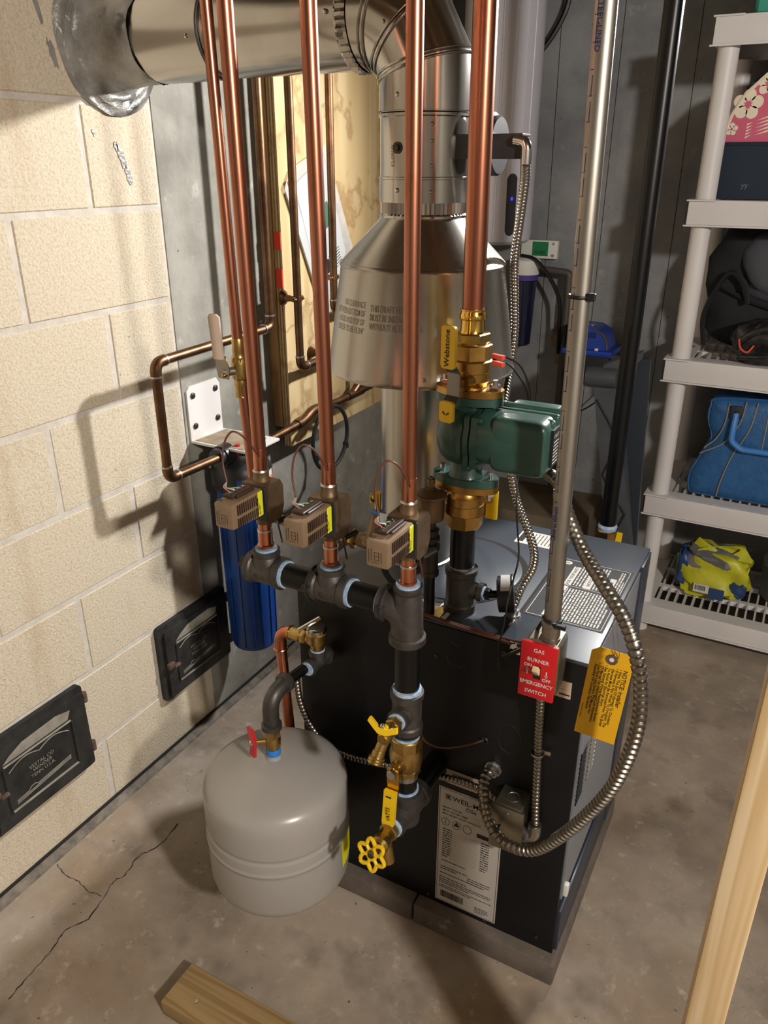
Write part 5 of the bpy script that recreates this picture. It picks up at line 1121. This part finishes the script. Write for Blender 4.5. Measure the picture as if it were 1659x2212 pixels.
# ------------------------------------------------------------------ plastic shelving and what stands on it
SX0, SX1, SY0, SY1 = .978, 1.90, 2.5, 2.94
t = thing('shelving_unit', 'tall white plastic shelving unit with slotted decks on the right', 'shelving', (1.44, 2.72, 0))
ZL = (.114, .519, .967, 1.418, 1.862)
for zz in ZL:
    d = part('deck', B().box((SX0, SY0, zz - .066), (SX1, SY0 + .012, zz), .002).box((SX0, SY1 - .012, zz - .066), (SX1, SY1, zz), .002).box((SX0, SY0 + .012, zz - .066), (SX0 + .012, SY1 - .012, zz), .002).box((SX1 - .012, SY0 + .012, zz - .066), (SX1, SY1 - .012, zz), .002)
             .box((SX0 - .006, SY0 - .006, zz - .070), (SX1 + .006, SY0, zz - .066)).box((SX0 + .012, SY0 + .012, zz - .006), (SX1 - .012, SY0 + .06, zz)).box((SX0 - .006, SY0 - .006, zz - .0035), (SX0 + .07, SY0 + .07, zz + .001), .001, 1)
             .box((SX0 + .07, SY0 + .165, zz - .02), (SX1 - .012, SY0 + .185, zz - .002)).box((SX0 + .07, SY0 + .30, zz - .02), (SX1 - .012, SY0 + .32, zz - .002)).box((SX0 + .012, SY0 + .06, zz - .006), (SX0 + .07, SY1 - .012, zz)), 'shelf', t)
    if zz == ZL[-1]:
        part('deck_sheet', B().box((SX0 + .012, SY0 + .06, zz - .01), (SX1 - .012, SY1 - .012, zz - .006)), 'shelf', d); continue
    sl = part('slat', B().box((SX0 + .078, SY0 + .058, zz - .03), (SX0 + .084, SY1 - .012, zz - .001)), 'shelf', d)
    for k in range(1, 29):
        c = sl.copy(); col.objects.link(c); c.location = sl.location + V((k * .0285, 0, 0))
    for x in (SX0 - .0005,):
        part('corner_sleeve', B().box((SX0 - .006, SY0 + .001, zz - .067), (SX0, SY0 + .06, zz - .004)), 'black_matte', d) if zz > .2 else None
for x in (SX0 + .038, SX1 - .038):
    for y in (SY0 + .038, SY1 - .04):
        z = 0
        for k, zz in enumerate(ZL):
            z0 = 0 if k == 0 else ZL[k - 1]
            part('post', B().cyl((x, y, z0 + .0005), (x, y, zz - .066 if k else .048), .0275, n=28), 'shelf', t)

# storage bin on the top deck
t = thing('storage_bin', 'teal plastic bin on the top shelf, mostly out of frame', 'bin', (1.3, 2.72, 1.863))
part('body', B().box((1.06, 2.56, 1.8635), (1.6, 2.88, 2.08), .02, 3), 'teal', t); part('rim', B().box((1.05, 2.55, 2.08), (1.61, 2.89, 2.10), .008), 'teal', t)
part('tag', B().box((1.16, 2.558, 1.868), (1.26, 2.56, 1.885)), 'white', t)
# cooler bag with floral bag on it
z = ZL[3] + .0015
t = thing('cooler_bag', 'navy cooler bag on the upper shelf under the floral bag', 'bag', (1.25, 2.67, z))
part('body', B().prism([(1.014, 0), (1.58, 0), (1.56, .143), (1.032, .143)], (0, 2.575, z), (1, 0, 0), (0, 0, 1), -.28), 'navy_fabric', t)
part('rim', B().tube([(1.032, 2.575, z + .142), (1.56, 2.575, z + .142)], .005, 6), 'navy_fabric', t)
part('logo', lettering([('yy', .02, plane((1.10, 2.5742, z + .03), (1, 0, 0), (0, 0, 1)), 'LEFT')]), 'bag_grey', t)
t = thing('floral_bag', 'pink bag with cream hibiscus print resting on the navy bag', 'bag', (1.3, 2.67, z + .147))
dome = [(1.028, 0), (1.034, .03), (1.046, .07), (1.072, .118), (1.118, .163), (1.18, .19), (1.26, .2), (1.36, .2), (1.45, .18), (1.5, .12), (1.51, 0)]
part('body', B().prism(dome, (0, 2.58, z + .147), (1, 0, 0), (0, 0, 1), -.2), 'pink_fabric', t)
part('piping', B().tube([(a, 2.58, z + .147 + b_) for a, b_ in dome], .005, 6), 'cream_fabric', t)
b = B(); fnf = plane((0, 2.5795, z + .147), (1, 0, 0), (0, 0, 1))
for cx_, cz_, rr in ((1.082, .092, .042), (1.05, .032, .018), (1.125, .14, .03), (1.19, .05, .04)):
    for k in range(5):
        q = R(72 * k + 15); P = [(cx_ + math.cos(q) * rr * .55 + rr * .38 * math.cos(w_), cz_ + math.sin(q) * rr * .55 + rr * .38 * math.sin(w_)) for w_ in [2 * PI * i / 14 for i in range(14)]]
        P = [(a, max(.003, b_)) for a, b_ in P]; b.add([fnf(*p) for p in P], [tuple(range(14))])
for k in range(5): b.add([fnf(1.11, .052 - .009 * k), fnf(1.145, .066 - .009 * k), fnf(1.142, .060 - .009 * k)], [(0, 1, 2)])
for k in range(5): b.add([fnf(1.088, .045 - k * .008), fnf(1.102, .049 - k * .008), fnf(1.088, .040 - k * .008)], [(0, 1, 2)])
part('hibiscus_print', b, 'cream_fabric', t, kind='stuff')
b = B()
for cx_, cz_ in ((1.082, .092), (1.125, .14)):
    P = [(cx_ + (.014 if i % 2 else .006) * math.cos(2 * PI * i / 16), cz_ + (.014 if i % 2 else .006) * math.sin(2 * PI * i / 16)) for i in range(16)]; b.add([fnf(*p) + V((0, -.0005, 0)) for p in P], [tuple(range(16))])
part('flower_centre', b, 'pink_fabric', t)
part('strap', B().tube(smooth([(1.16, 2.56, z + .25), (1.2, 2.55, z + .3), (1.25, 2.56, z + .36), (1.33, 2.6, z + .38)]), .008, 6), 'black_matte', t)
t = thing('folded_cloth', 'grey-blue folded garment bag standing behind the floral bag', 'bag', (1.2, 2.86, z))
part('body', B().box((1.06, 2.862, z), (1.62, 2.915, z + .33), .02, 3), 'navy_fabric', t)
# backpack and bagged bundle
z = ZL[2] + .0015
def blob(cx_, cy_, cz_, a, b_, c, seed, amt=.08, n=28, k=18, flat=True):
    rn = random.Random(seed); ph = [(rn.uniform(2, 6), rn.uniform(2, 6), rn.uniform(0, 6)) for _ in range(6)]
    bb = B().sph((0, 0, 0), 1, n, k)
    for p in bb.v:
        q = 1 + amt * sum(math.sin(f * math.atan2(p.y, p.x) * (1 if True else 1) // 1 + g * p.z * 2 + h) for f, g, h in ph) / 3
        sx_ = math.copysign(abs(p.x) ** .6, p.x); sy_ = math.copysign(abs(p.y) ** .6, p.y); sz_ = math.copysign(abs(p.z) ** .6, p.z)
        zz = max(sz_ * q, -1.0) if flat else sz_ * q
        p.x, p.y, p.z = cx_ + a * sx_ * q, cy_ + b_ * sy_ * q, cz_ + c * zz
    return bb
t = thing('backpack', 'black mesh backpack with grey flap on middle shelf', 'backpack', (1.25, 2.7, z))
part('body', blob(1.27, 2.76, z + .2, .235, .11, .2, 3, .05), 'mesh_fabric', t, ang=80)
part('flap', blob(1.31, 2.70, z + .265, .175, .085, .11, 4, .06, flat=False), 'grey_fabric', t, ang=80)
part('zip', B().tube(smooth([(1.09, 2.645, z + .2), (1.16, 2.64, z + .17), (1.25, 2.638, z + .145), (1.35, 2.64, z + .135)]), .006, 6), 'black_matte', t)
part('strap', B().tube(smooth([(1.06, 2.66, z + .02), (1.05, 2.65, z + .12), (1.1, 2.63, z + .24), (1.15, 2.62, z + .22), (1.17, 2.62, z + .16)]), .008, 6), 'black_matte', t)
part('zip_pull', B().cyl((1.245, 2.634, z + .11), (1.247, 2.632, z + .14), .003, n=8), 'white', t)
t = thing('bagged_bundle', 'shiny black plastic bundle tied with red at backpack foot', 'bundle', (1.25, 2.57, z))
part('wrap', blob(1.27, 2.575, z + .062, .115, .06, .062, 9, .12), 'bag_black', t, ang=80)
part('fold', B().tube(smooth([(1.165, 2.53, z + .05), (1.2, 2.515, z + .09), (1.26, 2.51, z + .115), (1.33, 2.52, z + .1)]), .01, 7).tube(smooth([(1.18, 2.525, z + .02), (1.25, 2.508, z + .03), (1.32, 2.51, z + .05)]), .009, 7).tube([(1.30 + .03 * math.cos(q), 2.51, z + .06 + .03 * math.sin(q)) for q in [2 * PI * i / 16 for i in range(16)]], .007, 6, closed=True), 'bag_black', t, ang=80)
part('red_tie', B().tube(smooth([(1.172, 2.512, z + .075), (1.18, 2.508, z + .05), (1.2, 2.505, z + .04), (1.215, 2.507, z + .06)]), .0028, 6), 'red_wire', t)
# blue vinyl travel bag
z = ZL[1] + .0015
t = thing('travel_bag', 'blue vinyl travel bag with moulded handle on lower shelf', 'travel bag', (1.35, 2.65, z))
ol = smooth([(1.092, .04), (1.096, .075), (1.118, .135), (1.14, .195), (1.122, .25), (1.122, .295), (1.15, .322), (1.4, .335), (1.6, .32), (1.63, .25), (1.66, .1), (1.675, .03)], 4)
ol = [(1.108, .0), (1.097, .012)] + [(p.x, p.y) for p in ol] + [(1.68, .012), (1.67, 0)]
def bulge(ol, y0, y1, z, dy):
    # front and back outlines joined, edges rounded, front pushed out a little in the middle
    n = len(ol); cx_ = sum(a for a, _ in ol) / n; cz_ = sum(b_ for _, b_ in ol) / n; rings = []
    for y, s_ in ((y0 - dy, .35), (y0 - dy * .6, .8), (y0, .965), (y0 + .012, 1), (y1 - .012, 1), (y1, .965), (y1 + dy * .3, .6)):
        rings.append([V((cx_ + (a - cx_) * s_, y, z + max(0, cz_ + (b_ - cz_) * s_))) for a, b_ in ol])
    b = loft(rings); k = len(b.v) - n; b.f.append(tuple(range(n))); b.f.append(tuple(range(k, k + n))); return b
part('body', bulge(ol, 2.575, 2.78, z, .014), 'vinyl_blue', t, ang=60)
part('piping', B().tube([(a, 2.585, z + b_ + .001) for a, b_ in ol], .004, 6, closed=True), 'vinyl_blue', t)
for pts in ([(1.175, .315), (1.172, .25), (1.155, .2), (1.125, .165)], [(1.222, .325), (1.215, .26), (1.18, .19), (1.115, .145)], [(1.255, .325), (1.245, .24), (1.21, .15), (1.19, .06), (1.185, .008)], [(1.29, .33), (1.29, .24), (1.29, .18)]):
    part('seam', B().tube(smooth([(a, 2.5605 + (.008 if b_ < .05 or b_ > .3 else 0), z + b_) for a, b_ in pts]), .0022, 6), 'piping_gold', t)
part('handle', B().tube(fillet([(1.2, 2.556, z + .29), (1.2, 2.545, z + .245), (1.2, 2.54, z + .205), (1.232, 2.54, z + .182), (1.45, 2.54, z + .185), (1.49, 2.54, z + .21), (1.49, 2.556, z + .29)], .012), .0095, 10), 'handle_blue', t)
part('handle', B().tube(fillet([(1.25, 2.70, z + .32), (1.25, 2.70, z + .365), (1.47, 2.70, z + .365), (1.47, 2.70, z + .32)], .015), .009, 10), 'handle_blue', t)
for x in (1.2, 1.49): part('handle_mount', B().box((x - .016, 2.553, z + .272), (x + .016, 2.561, z + .312), .002).sph((x, 2.552, z + .292), .006, 8, 6), 'piping_dark', t)
# yellow bag of feed on the bottom deck
z = ZL[0] + .0015
t = thing('feed_bag', 'crumpled yellow and blue plastic bag on the bottom shelf', 'bag', (1.2, 2.68, z))
part('body', blob(1.215, 2.70, z + .085, .115, .075, .085, 12, .14, 32, 20), 'bag_yellow', t, ang=40)
part('grey_panel', blob(1.20, 2.70, z + .135, .085, .07, .04, 13, .16, 26, 14, False), 'bag_grey', t, ang=40)
part('blue_end', blob(1.118, 2.695, z + .09, .024, .06, .07, 14, .12, 20, 14), 'bag_blue', t, ang=40)
part('blue_end', blob(1.30, 2.67, z + .05, .03, .04, .03, 15, .14, 20, 14), 'bag_blue', t, ang=40)
part('top_fold', B().add([(1.12, 2.68, z + .15), (1.17, 2.66, z + .165), (1.15, 2.70, z + .2), (1.25, 2.66, z + .16), (1.30, 2.68, z + .2), (1.33, 2.70, z + .15), (1.29, 2.65, z + .09), (1.32, 2.64, z + .05)], [(0, 1, 2), (1, 3, 2), (3, 5, 4), (3, 6, 5), (6, 7, 5)]), 'bag_yellow', t)
pb = B().box((1.165, 2.604, z + .035), (1.215, 2.609, z + .066)); part('barcode_patch', pb, 'paper', t)
b = B(); fn = plane((1.17, 2.6035, z + .04), (1, 0, 0), (0, 0, 1)); x = 0
while x < .034: ww_ = rn.choice((.0012, .002, .003)); rect(b, fn, x, .004, x + ww_, .022); x += ww_ + rn.choice((.001, .0018))
part('barcode', b, 'ink', t)
part('blue_panel', B().box((1.217, 2.605, z + .02), (1.265, 2.611, z + .058)), 'bag_blue', t)
t = thing('bucket', 'dark olive round bucket at right end of the bottom shelf', 'bucket', (1.42, 2.75, z))
part('body', B().lathe((1.46, 2.77, z), Z, [(0, .075), (.005, .085), (.13, .1), (.135, .104), (.14, .1)], 36), 'olive_plastic', t)

# ------------------------------------------------------------------ framing lumber of the unfinished partition
t = thing('sole_plate', 'pressure-treated board lying flat on the floor in foreground', 'lumber', (.95, .712, 0))
part('board', B().box((.499, .668, .0005), (2.3, .757, .0385), .002), 'lumber', t)
for x, y in ((.56, .70), (.70, .685)): part('nail_head', B().lathe((x, y, .0385), Z, [(0, .0045), (.0012, .004)], 10), 'galvanized_dull', t)
t = thing('stud', 'upright pale pine stud at lower right edge', 'lumber', (1.396, .71, .0385))
part('board', B().box((1.377, .667, .039), (1.415, .756, 2.315), .002), 'pine', t)
